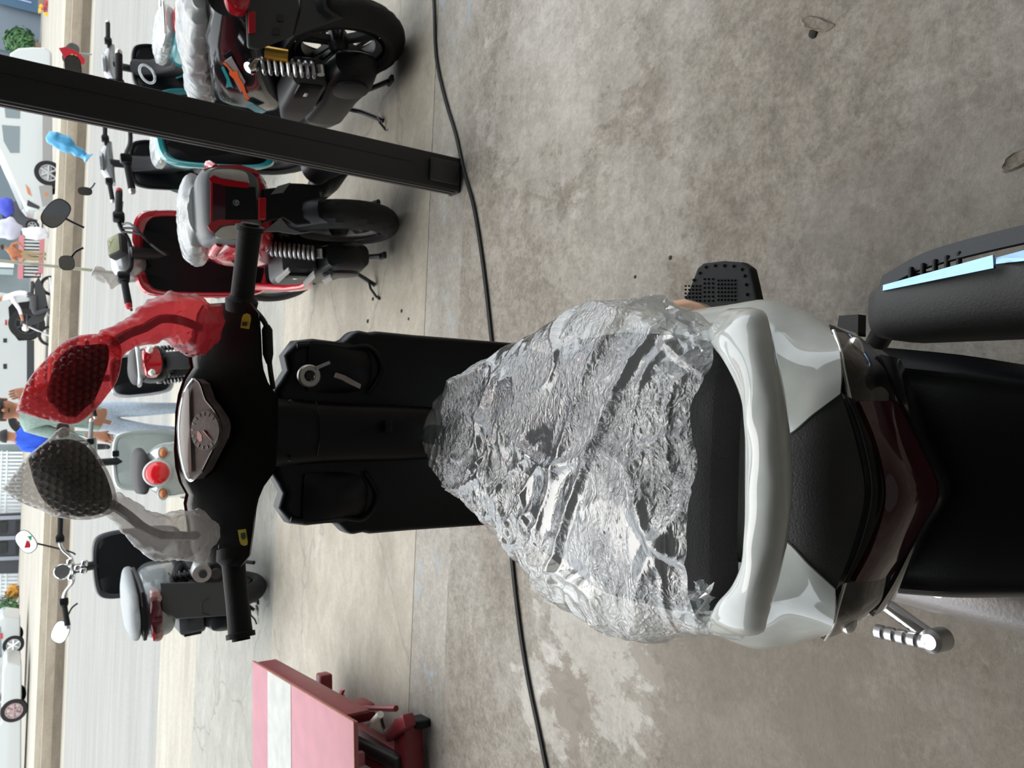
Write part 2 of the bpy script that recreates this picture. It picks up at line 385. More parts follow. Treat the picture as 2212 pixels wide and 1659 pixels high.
profile_slab('road_edge', EDGEM, 21.8, 23.0, 'cream cement road edge before the median', -60, 60, -.012, n=4)
ZR = -.25
def kerb(name, y0, y1, z0, z1, m, label): return struct(name, MB().box((0, (y0 + y1) / 2, (z0 + z1) / 2), (160, y1 - y0, z1 - z0)), m, label)
kerb('curb_base', 22.86, 23.2, ZR - .2, -.06, concrete('median_foot_shade', (.20, .165, .125), (.25, .21, .165), (.16, .13, .10), (.3, 1), 0, bump=.3), 'foot of the concrete road median with its shade painted dark brown')  # dark brown stands for the shadow along the median's foot
kerb('curb', 22.9, 23.25, -.06, .16, KERBM, 'tan lower face of the concrete road median')
kerb('curb_cap', 23.25, 24.6, ZR - .2, .30, KERBT, 'cream top of the concrete road median')
kerb('road_far', 24.6, 75, ZR - .3, -.06, DIRTM, 'bleached far carriageway')
# roof over the shop, back wall and side walls (behind and above the camera)
struct('ceiling', MB().box((0, -1.35, 4.15), (18, 7.0, .12)), ROOFM, 'dark shop roof underside')
struct('wall_back', MB().box((0, -4.7, 2.045), (18, .15, 4.09)), WALLM, 'shop back wall')
struct('wall_left', MB().box((-8.8, -1.1, 2.045), (.15, 7, 4.09)), WALLM, 'shop side wall')
struct('wall_right', MB().box((8.8, -1.1, 2.045), (.15, 7, 4.09)), WALLM, 'shop side wall')

# ------------------------------------------------------------------ post and cable
def build_post():
    X, Y = .765, 2.53
    m = mat('black_post_paint', (.016, .017, .019), .5, var=.1, scale=8, bump=.1)
    m2 = mat('dark_bronze_edge', (.055, .048, .046), .4, var=.1, scale=8)
    r = thing('steel_post', 'tall black square steel post standing at the edge of the shop floor', 'post', Matrix.Translation((X, Y, 0)))
    mb = MB().rbox((0, 0, 2.205), (.124, .075, 4.4), .006); ob('shaft', mb, m, r)
    for k, dy in enumerate((-.022, .004)):
        ob('edge_rib', MB().rbox((-.0635, dy, 1.95), (.008, .012, 3.86), .002), m2, r)
    ob('base_plate', MB().rbox((0, .004, .006), (.13, .074, .012), .003), m, r)
    f = MB().rbox((.0, -.043, .075), (.085, .016, .12), .012); ob('foot_bracket', f, mat('bracket_paint', (.03, .028, .027), .35), r)
    ob('seam', MB().box((.012, -.0385, 2.0), (.002, .002, 3.6)), INK, r)
build_post()
cab = [(880, -420), (905, -200), (925, -40), (937, 0), (942, 120), (962, 215), (985, 292), (1001, 365), (1022, 440), (1036, 520), (1048, 610), (1058, 700), (1066, 780), (1078, 900), (1090, 1040), (1101, 1160), (1112, 1270), (1126, 1380), (1143, 1480), (1162, 1570), (1180, 1659), (1196, 1730), (1230, 1900), (1262, 2150)]
pts = smooth_path([atz(x, y, .005) for x, y in cab], 4)
CABM = mat('black_cable_sheath', (.012, .012, .012), .5)
cbl = thing('power_cable', 'thin black twin cable snaking across the concrete floor past the post', 'cable', Matrix.Translation(pts[0]))
for s in (-1, 1):
    ob('cable_strand', MB().tube([p - pts[0] + Vector((0, s * .0042, .001)) for p in pts], .0042, 8), CABM, cbl)
# chips and stones on the floor
def pebble(px, py, r, m, name, label, cat, seed, flat=.5):
    rnd = random.Random(seed); c = atg(px, py); mb = MB().ell((0, 0, 0), (1, 1, 1), 12, 8)
    for v in mb.v:
        k = 1 + .35 * mnoise.noise(v * 1.3 + Vector((seed, 0, 0))); v *= k * r; v.z *= flat
    zmin = min(v.z for v in mb.v)
    for v in mb.v: v += c - Vector((0, 0, zmin * .35 + .0))
    return tag(ob(name, mb, m), label, cat)
def chip(px, py, rx, ry, label, seed, rot=0.):
    """a shallow spalled hollow with a raised crumbly lip"""
    c = atz(px, py, .0012); mb = MB(); rings = []; n = 28
    for k, (rr, z) in enumerate(((1.25, 0.0), (1.0, .004), (.8, .0015), (.4, .0008))):
        q = []
        for i in range(n):
            a = 2 * math.pi * i / n; w = rr * (1 + .35 * mnoise.noise(Vector((math.cos(a) * 1.5, math.sin(a) * 1.5, seed + k * .3))))
            x, y = rx * w * math.cos(a), ry * w * math.sin(a)
            q.append(c + Vector((x * math.cos(rot) - y * math.sin(rot), x * math.sin(rot) + y * math.cos(rot), z)))
        rings.append(q)
    mb.loft(rings, True, False); mb.add(rings[-1], [list(range(n))])
    r = tag(ob('floor_chip', mb, mat('spalled_cement', (.19, .165, .135), .9, bump=.8, scale=120, var=.3)), label, 'floor chip')
    return r
chip(1760, 52, .012, .034, 'oval pitted chip in the concrete near the frame edge', 3, -.5)
pebble(1757, 72, .011, mat('dark_hole_grit', (.02, .018, .016), .9), 'pit_grit', 'dark grit lodged in the oval floor chip', 'grit', 5, .3)
chip(2197, 347, .013, .02, 'small dark pit in the concrete at the frame edge', 8, .3)
PEB = mat('pebble_dark', (.05, .045, .04), .9, bump=.5, scale=300, var=.3)
for i, (x, y, r, l) in enumerate(((806, 646, .009, 'small dark pebble on the apron beside the red scooter stand'), (868, 672, .008, 'dark pebble farther along the apron past the stand'), (883, 689, .006, 'tiny pebble nearest the black leg shield'), (795, 694, .010, 'brown leaf scrap beside the black leg shield'), (1448, 557, .0055, 'small dark crumb on the floor before the footrest'), (1372, 598, .0045, 'tiny crumb on the floor beside the plastic cover'))):
    pebble(x, y, r, PEB, 'pebble', l, 'pebble', i + 11, .5)
# ------------------------------------------------------------------ frames: a thing's own axes, reached from the photograph
class Frame:
    def __init__(s, M): s.M = M; s.I = M.inverted()
    def y(s, px, py, yl):
        n = (s.M.to_3x3() @ Vector((0, 1, 0))); q = s.M @ Vector((0, yl, 0)); r = ray(px, py); c = Vector((0, 0, H))
        return s.I @ (c + r * (n.dot(q - c) / n.dot(r)))
    def x(s, px, py, xl):
        n = (s.M.to_3x3() @ Vector((1, 0, 0))); q = s.M @ Vector((xl, 0, 0)); r = ray(px, py); c = Vector((0, 0, H))
        return s.I @ (c + r * (n.dot(q - c) / n.dot(r)))
    def z(s, px, py, zl):
        n = (s.M.to_3x3() @ Vector((0, 0, 1))); q = s.M @ Vector((0, 0, zl)); r = ray(px, py); c = Vector((0, 0, H))
        return s.I @ (c + r * (n.dot(q - c) / n.dot(r)))
    def pl(s, px, py, p0, nl):
        n = s.M.to_3x3() @ Vector(nl); q = s.M @ Vector(p0); r = ray(px, py); c = Vector((0, 0, H))
        return s.I @ (c + r * (n.dot(q - c) / n.dot(r)))
def bike_matrix(X, Y, yaw, lean):
    g0, g1 = gz(Y), gz(Y + 1.25 * math.cos(yaw)); pt = math.atan2(g1 - g0, 1.25)
    return Matrix.Translation((X, Y, g0)) @ Matrix.Rotation(yaw, 4, 'Z') @ Matrix.Rotation(pt, 4, 'X') @ Matrix.Rotation(-lean, 4, 'Y')
def smooth_grid(g, n=5):
    rows = [smooth_path(r, n) for r in g]
    cols = [smooth_path([r[j] for r in rows], n) for j in range(len(rows[0]))]
    return [[cols[j][i] for j in range(len(cols))] for i in range(len(cols[0]))]

# ------------------------------------------------------------------ wheels and running gear shared by all the bikes
def wheel(root, name, y, R=.25, w=.10, rim=.155, spokes=5, rimm=None, x=0., steer=None):
    T = MB(); n = 72; h = R - rim; rings = []
    for i in range(n):
        a = 2 * math.pi * i / n; q = []
        for j in range(14):
            b = -.62 * math.pi + 1.24 * math.pi * j / 13
            rr = (R - h * .62) + h * .62 * math.cos(b); xx = w / 2 * math.sin(b) / math.sin(.5 * math.pi) if abs(b) < .5 * math.pi else w / 2 * math.copysign(1, b) * (1 - .35 * (abs(b) / math.pi - .5) / .12)
            if 3 <= j <= 10 and (i + 2 * abs(2 * j - 13) // 2) % 6 == 0 and j not in (6, 7): rr -= .007
            q.append(Vector((x + xx, y + rr * math.cos(a), R + rr * math.sin(a))))
        rings.append(q)
    T.loft(rings, False, False, True)
    M = steer if steer is not None else Matrix.Identity(4)
    t = ob(name, T.xf(M), TYRE, root, 25)
    rimm = rimm or ALLOY; w2 = w * .40
    P = MB().lathe([(rim + .004, -w2), (rim + .010, -w2 * .7), (rim - .022, -w2 * .5), (rim - .022, w2 * .5), (rim + .010, w2 * .7), (rim + .004, w2)], (x, y, R), 'x', 48)
    for k in range(spokes):
        a = 2 * math.pi * k / spokes + .3
        d = Vector((0, math.cos(a), math.sin(a))); e = Vector((0, -math.sin(a), math.cos(a))); c = Vector((x, y, R))
        for s_ in (-1, 1):
            P.loft([[c + d * .03 + e * (s_ * .012 + k2 * .006) + Vector((k3 * .014, 0, 0)) for k2, k3 in ((-1, -1), (1, -1), (1, 1), (-1, 1))],
                    [c + d * (rim - .018) + e * (s_ * .024 + k2 * .005) + Vector((k3 * .010, 0, 0)) for k2, k3 in ((-1, -1), (1, -1), (1, 1), (-1, 1))]])
    ob('rim', P.xf(M), rimm, t)
    ob('hub', MB().lathe([(.0, -.05), (.03, -.05), (.042, -.03), (.042, .03), (.03, .05), (.0, .05)], (x, y, R), 'x', 24).xf(M), DARKMETAL, t)
    return t
def spring(root, p0, p1, r=.026, wire=.0055, turns=9, m=None, rod=None, body=None):
    p0, p1 = Vector(p0), Vector(p1); ax = (p1 - p0); L = ax.length; ax.normalize()
    u = ax.cross(Vector((1, 0, 0))).normalized(); w = ax.cross(u)
    d = ob('shock_damper', MB().tube([p0, p0 + ax * L * .35, p0 + ax * L * .36, p1], [.012, .012, .019, .019], 12), body or DARKMETAL, root)
    q = [p0 + ax * (L * (.08 + .84 * k / (turns * 12))) + (u * math.cos(2 * math.pi * k / 12) + w * math.sin(2 * math.pi * k / 12)) * r for k in range(turns * 12 + 1)]
    ob('coil_spring', MB().tube(q, wire, 6), m or STEEL, d)
    ob('shock_mount', MB().lathe([(0, -.02), (.018, -.02), (.018, .02), (0, .02)], p1, 'x', 16).lathe([(0, -.018), (.015, -.018), (.015, .018), (0, .018)], p0, 'x', 16), STEEL, d)
    return d
def handlebar_xf(head, steer): return Matrix.Translation(head) @ Matrix.Rotation(steer, 4, 'Z') @ Matrix.Translation(-Vector(head))
def mirror_part(root, base, elbow, c, rx, rz, face=(0, -1, .15), shell=None, tilt=0., name='rear_mirror', stalk=.006):
    shell = shell or GLOSSBLACK; n = Vector(face).normalized(); u = n.cross(Vector((0, 0, 1))).normalized(); w = u.cross(n)
    R = Matrix.Rotation(tilt, 3, n); u, w = R @ u, R @ w; c = Vector(c)
    prof = [(.0, .028), (.45, .026), (.8, .018), (.97, .006), (1.0, -.003)]
    rings = [[c - n * 0 + u * rx * r * math.copysign(abs(math.cos(a)) ** .75, math.cos(a)) + w * rz * r * math.copysign(abs(math.sin(a)) ** .75, math.sin(a)) - n * d for a in [2 * math.pi * k / 28 for k in range(28)]] for r, d in prof[1:]]
    m = ob(name, MB().loft(rings), shell, root)
    g = [c + u * rx * .93 * math.copysign(abs(math.cos(a)) ** .75, math.cos(a)) + w * rz * .93 * math.copysign(abs(math.sin(a)) ** .75, math.sin(a)) + n * .0045 for a in [2 * math.pi * k / 28 for k in range(28)]]
    ob('mirror_face', MB().prism(g, n * -.003), MIRROR, m)
    ob('mirror_stalk', MB().tube(smooth_path([base, elbow, c - n * .014], 5), stalk, 8), shell, m)
    return m

# ------------------------------------------------------------------ the white scooter in front
OM = Matrix.Translation((-.084, .42, 0)) @ Matrix.Rotation(math.radians(1.0), 4, 'Z')
MF = Frame(OM); Lz, Ly = MF.z, MF.y
ms = thing('motor_scooter', 'white and black motor scooter with plastic-wrapped seat filling the foreground', 'scooter', OM)
wheel(ms, 'rear_wheel', 0., .27, .105, .165)
wheel(ms, 'front_wheel', 1.22, .27, .09, .175)

# grab rail
rin = [(1532, 728), (1545, 745), (1570, 778), (1598, 828), (1616, 878), (1621, 930), (1621, 985), (1621, 1035), (1621, 1090), (1620, 1150), (1614, 1212), (1592, 1262), (1560, 1297), (1542, 1328), (1530, 1350)]
rout = [(1585, 666), (1640, 668), (1656, 712), (1667, 765), (1681, 830), (1691, 900), (1698, 975), (1701, 1035), (1698, 1100), (1690, 1165), (1677, 1228), (1662, 1288), (1649, 1340), (1636, 1372), (1582, 1370)]
zr = [.80, .822, .832, .838, .842, .844, .845, .845, .845, .844, .842, .838, .830, .818, .798]
I_ = smooth_path([Lz(*p, z - .004) for p, z in zip(rin, zr)], 5); O_ = smooth_path([Lz(*p, z - .006) for p, z in zip(rout, zr)], 5)
rings = []
for k, (a, b) in enumerate(zip(I_, O_)):
    c, h = (a + b) / 2, (b - a) / 2; t = .017 if 4 < k < len(I_) - 5 else .012
    crease = .0035 * mnoise.noise(Vector((c.x * 22, 0, 3.7)))
    ring = []
    for j in range(20):
        an = 2 * math.pi * j / 20; ca, sa = math.cos(an), math.sin(an)
        up = t * math.copysign(abs(sa) ** .8, sa) + (crease * math.cos(3 * an) if sa > 0 else 0)
        ring.append(c + h * math.copysign(abs(ca) ** .75, ca) + Vector((0, 0, up)))
    rings.append(ring)
ob('grab_rail', MB().loft(rings), GLOSSWHITE, ms, 60)

# white tail panels
def pz(l): return [Lz(x, y, z) for x, y, z in l]
u0 = pz([(1600, 860, .79), (1590, 800, .79), (1580, 730, .772), (1565, 660, .72)])
u1 = pz([(1650, 905, .797), (1650, 830, .785), (1650, 740, .768), (1650, 650, .715)])
u2 = pz([(1697, 938, .797), (1715, 850, .782), (1720, 760, .765), (1722, 672, .708)])
u3 = pz([(1757, 893, .786), (1768, 825, .775), (1770, 755, .758), (1758, 688, .705)])
u4 = pz([(1815, 850, .772), (1817, 800, .766), (1811, 748, .752), (1792, 705, .702)])
um1 = [Vector((p.x * .97, p.y + .15, p.z - .012)) for p in u0]; um2 = [Vector((p.x * .82, p.y + .36, p.z - .05)) for p in u0]
G = [um2, um1, u0, u1, u2, u3, u4]
for r in G:
    e = r[-1]; r.append(Vector((e.x - .006, e.y + .004, e.z - .05))); r.append(Vector((e.x - .022, e.y + .02, e.z - .12)))
    r.append(Vector((e.x - .05, e.y + .05, e.z - .20)))
GR = smooth_grid(G, 6)
for i, row in enumerate(GR):        # the dent under the grab rail
    for j, p in enumerate(row):
        d = (p.x - .118) ** 2 / .0012 + (p.y - .075) ** 2 / .0010
        p.z -= .010 * math.exp(-d)
ob('tail_panel', MB().sheet(GR, .004), GLOSSWHITE, ms, 50)
ob('tail_panel', MB().sheet([[mir(p) for p in r][::-1] for r in GR], .004), GLOSSWHITE, ms, 50)
# black tail cover between them
def half(rows):        # rows of right-half points from centre outwards
    out = []
    for r in rows:
        r = [Vector(p) for p in r]; r[0].x = 0
        out.append([mir(p) for p in r[:0:-1]] + r)
    return out
def halfpx(rows): return half([pz(r) for r in rows])
TC = smooth_grid(halfpx([[(1640, 1030, .800), (1640, 960, .800), (1640, 905, .796)], [(1697, 1032, .801), (1697, 985, .799), (1697, 936, .795)], [(1790, 1045, .788), (1778, 955, .786), (1757, 891, .784)], [(1868, 1057, .765), (1848, 950, .768), (1816, 848, .770)]]), 6)
ob('tail_cover', MB().sheet(TC, .004), mat('satin_black_cover', (.035, .034, .035), .45, bump=.3, scale=500), ms, 50)
TB = smooth_grid(halfpx([[(1870, 1057, .763), (1850, 950, .766), (1817, 848, .768)], [(1882, 1058, .748), (1864, 952, .752), (1830, 856, .756)], [(1914, 1060, .744), (1893, 955, .748), (1856, 868, .752)]]), 6)
ob('lamp_surround', MB().sheet(TB, .004), GLOSSBLACK, ms, 50)
RL = smooth_grid(halfpx([[(1914, 1060, .746), (1893, 955, .750), (1856, 866, .754)], [(1970, 1070, .722), (1943, 958, .722), (1900, 866, .728)], [(2028, 1079, .672), (1990, 965, .674), (1938, 866, .684)]]), 6)
ob('tail_light', MB().sheet(RL, .006), DARKRED, ms, 50)
LH = smooth_grid(halfpx([[(2028, 1079, .674), (1990, 965, .676), (1942, 850, .684), (1900, 765, .68)], [(2052, 1081, .650), (2010, 965, .652), (1962, 850, .656), (1925, 770, .645)], [(2055, 1082, .60), (2015, 965, .60), (1975, 850, .60), (1945, 775, .59)]]), 5)
ob('lamp_lip', MB().sheet(LH, .004), GLOSSBLACK, ms, 50)
# corner indicators
SMOKE = film('smoked_lens', (.62, .60, .58), (.02, .02, .02, .25), .0, 30, .03, .9, .05)
for s in (1, -1):
    def mm(g): return g if s > 0 else [[mir(p) for p in r][::-1] for r in g]
    A = [pz([(1836, 864, .752), (1822, 800, .752), (1815, 760, .746), (1800, 715, .728)]), pz([(1890, 866, .722), (1880, 800, .722), (1862, 760, .712), (1835, 722, .696)]), pz([(1936, 866, .685), (1920, 805, .680), (1895, 765, .670), (1868, 738, .655)])]
    A = smooth_grid(A, 6)
    hs = ob('indicator_housing', MB().sheet(mm([[p + Vector((-.002, .012, -.014)) for p in r] for r in A]), .004), GLOSSBLACK, ms, 50)
    rf = pz([(1880, 868, .712), (1880, 838, .714), (1884, 812, .714)]), pz([(1925, 868, .686), (1920, 842, .686), (1908, 818, .690)])
    ob('chrome_reflector', MB().sheet(mm(smooth_grid([[p + Vector((-.001, .004, -.004)) for p in r] for r in rf], 4)), .003), CHROME, hs, 50)
    c = pz([(1857, 795, .716)])[0] + Vector((-.001, .006, -.006)); c = c if s > 0 else mir(c)
    ob('amber_bulb', MB().ell(c, (.013, .010, .010)), AMBER, hs)
    c2 = pz([(1848, 768, .715)])[0] + Vector((-.001, .006, -.006)); c2 = c2 if s > 0 else mir(c2)
    ob('inner_reflector', MB().ell(c2, (.020, .012, .006), 16, 8), CLEAR, hs)
    ob('indicator_lens', MB().sheet(mm(A), .002), SMOKE, hs, 50)
    E_ = smooth_path([p + Vector((.001, 0, .001)) for p in A[0]], 2)
    ob('chrome_trim', MB().tube([p if s > 0 else mir(p) for p in A[0]], .0022, 8), CHROME, hs)
    sk = pz([(1792, 700, .70), (1868, 736, .655)]); q = [sk[0], sk[1], sk[1] + Vector((-.012, .03, -.05)), sk[0] + Vector((-.004, .01, -.06))]
    q = q if s > 0 else [mir(p) for p in q]
    ob('side_skirt', MB().prism(q, (-.006 * s, .004, 0)), GLOSSWHITE, hs)
sr = [Lz(x, y, .715) for x, y in ((1452, 650), (1478, 646), (1512, 656), (1548, 676), (1536, 686), (1498, 668), (1462, 660))]
for s in (1, -1):
    o = ob('side_reflector', MB().prism([p if s > 0 else mir(p) for p in sr], (0, 0, -.012)), mat('amber_chrome_trim', (.22, .13, .08), .25, .5), ms)
# rear mudguard and hanger
rows = []
for y, z, hw, arch in ((.06, .60, .150, .03), (-.02, .585, .140, .03), (-.08, .555, .128, .028), (-.15, .50, .115, .025), (-.22, .42, .10, .02), (-.27, .33, .085, .018)):
    rows.append([Vector((hw * t, y + .05 * abs(t) ** 3, z - arch * t * t - (.08 if abs(t) > .99 else 0))) for t in [k / 8 for k in range(-8, 9)]])
ob('rear_mudguard', MB().sheet(smooth_grid(rows, 3), .005), PLASTIC, ms, 50)
for sx in (-1, 1):
    ob('guard_bolt', MB().lathe([(0, 0), (.008, 0), (.008, .006), (0, .006)], (sx * .045, -.10, .535), 'z', 12), DARKMETAL, ms)
ob('plate_holder', MB().rbox((0, -.20, .43), (.17, .012, .11), .004, Matrix.Rotation(math.radians(-35), 3, 'X')), PLASTIC, ms)
# muffler
rings = []
for y, cx, cz, hw, hh in ((.165, .202, .40, .020, .035), (.155, .203, .40, .036, .062), (.13, .205, .402, .042, .074), (.0, .209, .405, .046, .08), (-.2, .214, .412, .048, .08), (-.32, .217, .418, .046, .078), (-.36, .218, .42, .03, .06)):
    rings.append([p for p in sect(y, hw, cz - hh, cz + hh, 3.2, 24, cx)])
mf = ob('muffler', MB().loft(rings), mat('muffler_grey', (.075, .073, .072), .55, bump=.3, scale=300), ms, 50)
STRIP = mat('polished_heat_strip', (.30, .46, .68), .25, 1.0)
for a, b in (((1912, 624), (2150, 566)), ((2156, 566), (2260, 545))):
    p, q = Lz(*a, .470), Lz(*b, .488)
    n = Vector((.0075, .001, 0))
    ob('heat_strip', MB().loft([[p - n * .5, p + n * .5, p + n * .6 + Vector((0, 0, .004)), p - n * .4 + Vector((0, 0, .006))], [q - n, q + n, q + n + Vector((0, 0, .004)), q - n + Vector((0, 0, .006))]]), STRIP, mf)
sh = [Lz(1905, 634, .462), Lz(1990, 588, .465), Lz(2100, 556, .472), Lz(2260, 520, .482)]
ob('heat_shield', MB().sheet([[p + Vector((0, 0, .004)) for p in smooth_path(sh, 4)], [p + Vector((.02, 0, -.004)) for p in smooth_path(sh, 4)], [p + Vector((.028, 0, -.04)) for p in smooth_path(sh, 4)]], .004), PLASTIC_G, mf, 40)
for k in range(5):
    p = Lz(1968 + 26 * k, 592 - 8.2 * k, .474); ob('shield_slot', MB().rbox(p, (.018, .006, .006), .002), PLASTIC, mf)
ob('exhaust_pipe', MB().tube(smooth_path([(.19, .17, .39), (.14, .30, .26), (.08, .50, .20), (.02, .66, .22)], 6), .016, 12), DARKMETAL, mf)
# engine cover and kick starter
rings = [sect(y, hw, z0, z1, 2.6, 24, cx) for y, cx, hw, z0, z1 in ((.52, -.135, .020, .26, .34), (.49, -.14, .04, .22, .38), (.35, -.145, .045, .20, .39), (.12, -.15, .048, .21, .40), (-.03, -.148, .045, .22, .41), (-.10, -.142, .035, .25, .38), (-.13, -.138, .015, .28, .34))]
cc = ob('engine_cover', MB().loft(rings), mat('cast_alloy_paint', (.36, .335, .33), .38, .35, bump=.2, scale=200), ms, 50)
ob('cover_bolt', MB().lathe([(0, 0), (.011, 0), (.011, .012), (.006, .012), (.006, .006), (0, .006)], (-.150, .085, .398), 'z', 16), STEEL, cc)
ob('engine_block', MB().rbox((-.02, .38, .28), (.19, .34, .20), .03), DARKMETAL, ms)
kp = [Lz(2010, 1390, .285), Lz(1894, 1363, .285)]
k0 = Vector((-.165, .30, .30)); kj = kp[0] + Vector((.004, .002, -.012))
kk = ob('kick_starter', MB().tube([k0, lerp(k0, kj, .5) + Vector((0, 0, .012)), kj], [.014, .011, .012], 12, flat=.75), CHROME, ms)
ax = (kp[1] - kp[0]); Lk = ax.length; n_ = 24
ob('kick_pedal', MB().tube([kp[0] + ax * (k / n_) for k in range(n_ + 1)], [.0105 if k % 5 else .0080 for k in range(n_ + 1)], 16), STEEL, kk, 30)
ob('pedal_joint', MB().tube([kj + Vector((0, -.006, -.014)), kj + Vector((0, -.004, .016)), kj + Vector((0, -.004, .022))], [.017, .017, .011], 18), STEEL, kk)
# footrest pad on the right, foot peg tab
fp = [(1470, 660), (1488, 622), (1505, 578), (1518, 568), (1560, 563), (1602, 566), (1620, 578), (1628, 612), (1638, 660), (1560, 690)]
poly = [Lz(x, y, .30) for x, y in fp]
fr = ob('footrest', MB().prism(poly, (0, 0, -.022)), RUBBER, ms, 0)
b = fr.modifiers.new('edge', 'BEVEL'); b.width = .006; b.segments = 3; b.limit_method = 'ANGLE'
ob('footrest_bracket', MB().tube([poly[4] * .4 + poly[8] * .6 + Vector((-.02, 0, -.02)), Vector((.12, .52, .24))], .016, 10), DARKMETAL, fr)
st = MB()
for gx0, gx1, gy0, gy1, nx, ny in ((1482, 1512, 618, 650, 5, 5), (1522, 1540, 603, 650, 3, 6), (1552, 1588, 606, 648, 6, 6)):
    for i in range(nx):
        for j in range(ny):
            p = Lz(lerp(gx0, gx1, i / (nx - 1)), lerp(gy0, gy1, j / (ny - 1)), .3005); st.tube([p, p + Vector((0, 0, .004))], [.0022, .0012], 6)
for q in ((1512, 590), (1500, 605), (1525, 577), (1545, 574), (1565, 574), (1585, 575), (1603, 582), (1609, 596), (1612, 615), (1614, 636)):
    p = Lz(*q, .3005); st.tube([p, p + Vector((0, 0, .005))], [.0032, .0018], 7)
o = ob('rubber_studs', st, RUBBER, fr); o['kind'] = 'stuff'
tb = [Lz(x, y, .36) for x, y in ((1812, 682), (1854, 679), (1853, 726), (1806, 722))]
ob('foot_peg', MB().prism(tb, (0, 0, -.02)), PLASTIC, ms)
# floorboard, tunnel, side sills
rings = [sect(y, hw, z0, z1, 4, 20) for y, hw, z0, z1 in ((.42, .10, .24, .33), (.48, .15, .22, .34), (.62, .165, .22, .32), (.80, .165, .22, .32), (.90, .15, .24, .36))]
ob('floorboard', MB().loft(rings), PLASTIC, ms, 40)
ob('under_seat_panel', MB().loft([sect(y, hw, z0, z1, 3.2, 24) for y, hw, z0, z1 in ((.62, .06, .34, .70), (.56, .115, .32, .735), (.40, .145, .34, .745), (.20, .15, .45, .765), (.04, .14, .56, .775))]), GLOSSWHITE, ms, 50)
ob('centre_stand', MB().tube([(-.10, .12, .03), (-.09, .30, .20), (.09, .30, .20), (.10, .12, .03)], .012, 10), DARKMETAL, ms)
# seat
SEAT = [(.085, .118, .790, .045), (.10, .135, .812, .06), (.16, .150, .826, .08), (.26, .158, .826, .085), (.36, .155, .808, .085), (.46, .135, .796, .085), (.56, .105, .788, .08), (.65, .075, .780, .07), (.705, .045, .768, .05), (.725, .02, .755, .02)]
def seat_pt(y, t, grow=0., zup=0.):
    hw, zt, dp = interp(SEAT, y); a = t * 1.9
    x = (hw + grow) * math.copysign(min(1, abs(math.sin(max(-1.57, min(1.57, a * .95))))) ** .85, t) * (1 - .12 * max(0, abs(t) - .75) / .25)
    z = zt + zup - (dp + grow) * (abs(t) ** 3.2)
    return Vector((x, y, z))
sg = [[seat_pt(lerp(.085, .725, i / 40), j / 16) for j in range(16, -17, -1)] for i in range(41)]
seat = ob('seat', MB().sheet(sg, .03), SEATV, ms, 60)
sm = MB()
def stitch(f, n):
    for k in range(n):
        p, q = f(k / n), f((k + .55) / n); sm.tube([p + Vector((0, 0, .0006)), q + Vector((0, 0, .0006))], .0007, 5)
stitch(lambda t: seat_pt(.155, lerp(-.62, .62, t), .0004), 60)
stitch(lambda t: seat_pt(lerp(.155, .30, t), .62 + .06 * t, .0004), 30)
stitch(lambda t: seat_pt(lerp(.155, .30, t), -.62 - .06 * t, .0004), 30)
o = ob('stitching', sm, mat('brown_thread', (.12, .05, .035), .8), seat); o['kind'] = 'stuff'
ob('seat_piping', MB().tube([seat_pt(.149, lerp(-.62, .62, k / 30), .0002) for k in range(31)], .0018, 6), SEATV, seat)

# leg shield with its pockets
ro = [(598, 843), (612, 822), (626, 800), (619, 768), (644, 735), (681, 731), (744, 739), (772, 711), (803, 718), (819, 715), (900, 723), (1000, 731), (1110, 740)]
SP, SN = Vector((0, .885, .80)), Vector((0, 1, -.10))
R_ = [MF.pl(x, y, SP, SN) for x, y in ro]
bot = [Vector((.150, .86, .36)), Vector((.08, .855, .33))]
Rr = R_ + bot; outline = Rr + [mir(p) for p in reversed(Rr)]
ls = ob('leg_shield', MB().prism(outline, (0, .045, .004)), PLASTIC, ms, 0)
b = ls.modifiers.new('edge', 'BEVEL'); b.width = .012; b.segments = 4; b.limit_method = 'ANGLE'; b.angle_limit = math.radians(50)
ls.data.shade_smooth(); ls.data.set_sharp_from_angle(angle=math.radians(60))
for s in (1, -1):        # rolled lip and pocket bowl on each side
    lip = smooth_path([MF.pl(x, y, SP, SN) + Vector((0, -.004, 0)) for x, y in ((640, 748), (690, 744), (745, 752), (790, 748), (815, 770), (822, 800), (810, 825), (792, 850))], 5)
    lip = [p if s > 0 else mir(p) for p in lip]
    pk = ob('glove_pocket', MB().tube(lip, .0045, 8), PLASTIC, ls)
    cx = sum((p.x for p in lip)) / len(lip)
    bow = MF.pl(740, 795, SP, SN); bow.x = abs(bow.x) * s
    ob('pocket_bowl', MB().sheet([[bow + Vector((a * .043, .003 - .018 * (1 - a * a) * (1 - b * b), b * .062)) for a in [k / 6 for k in range(-6, 7)]] for b in [k / 6 for k in range(-6, 7)]], .004), PLASTIC, pk, 60)
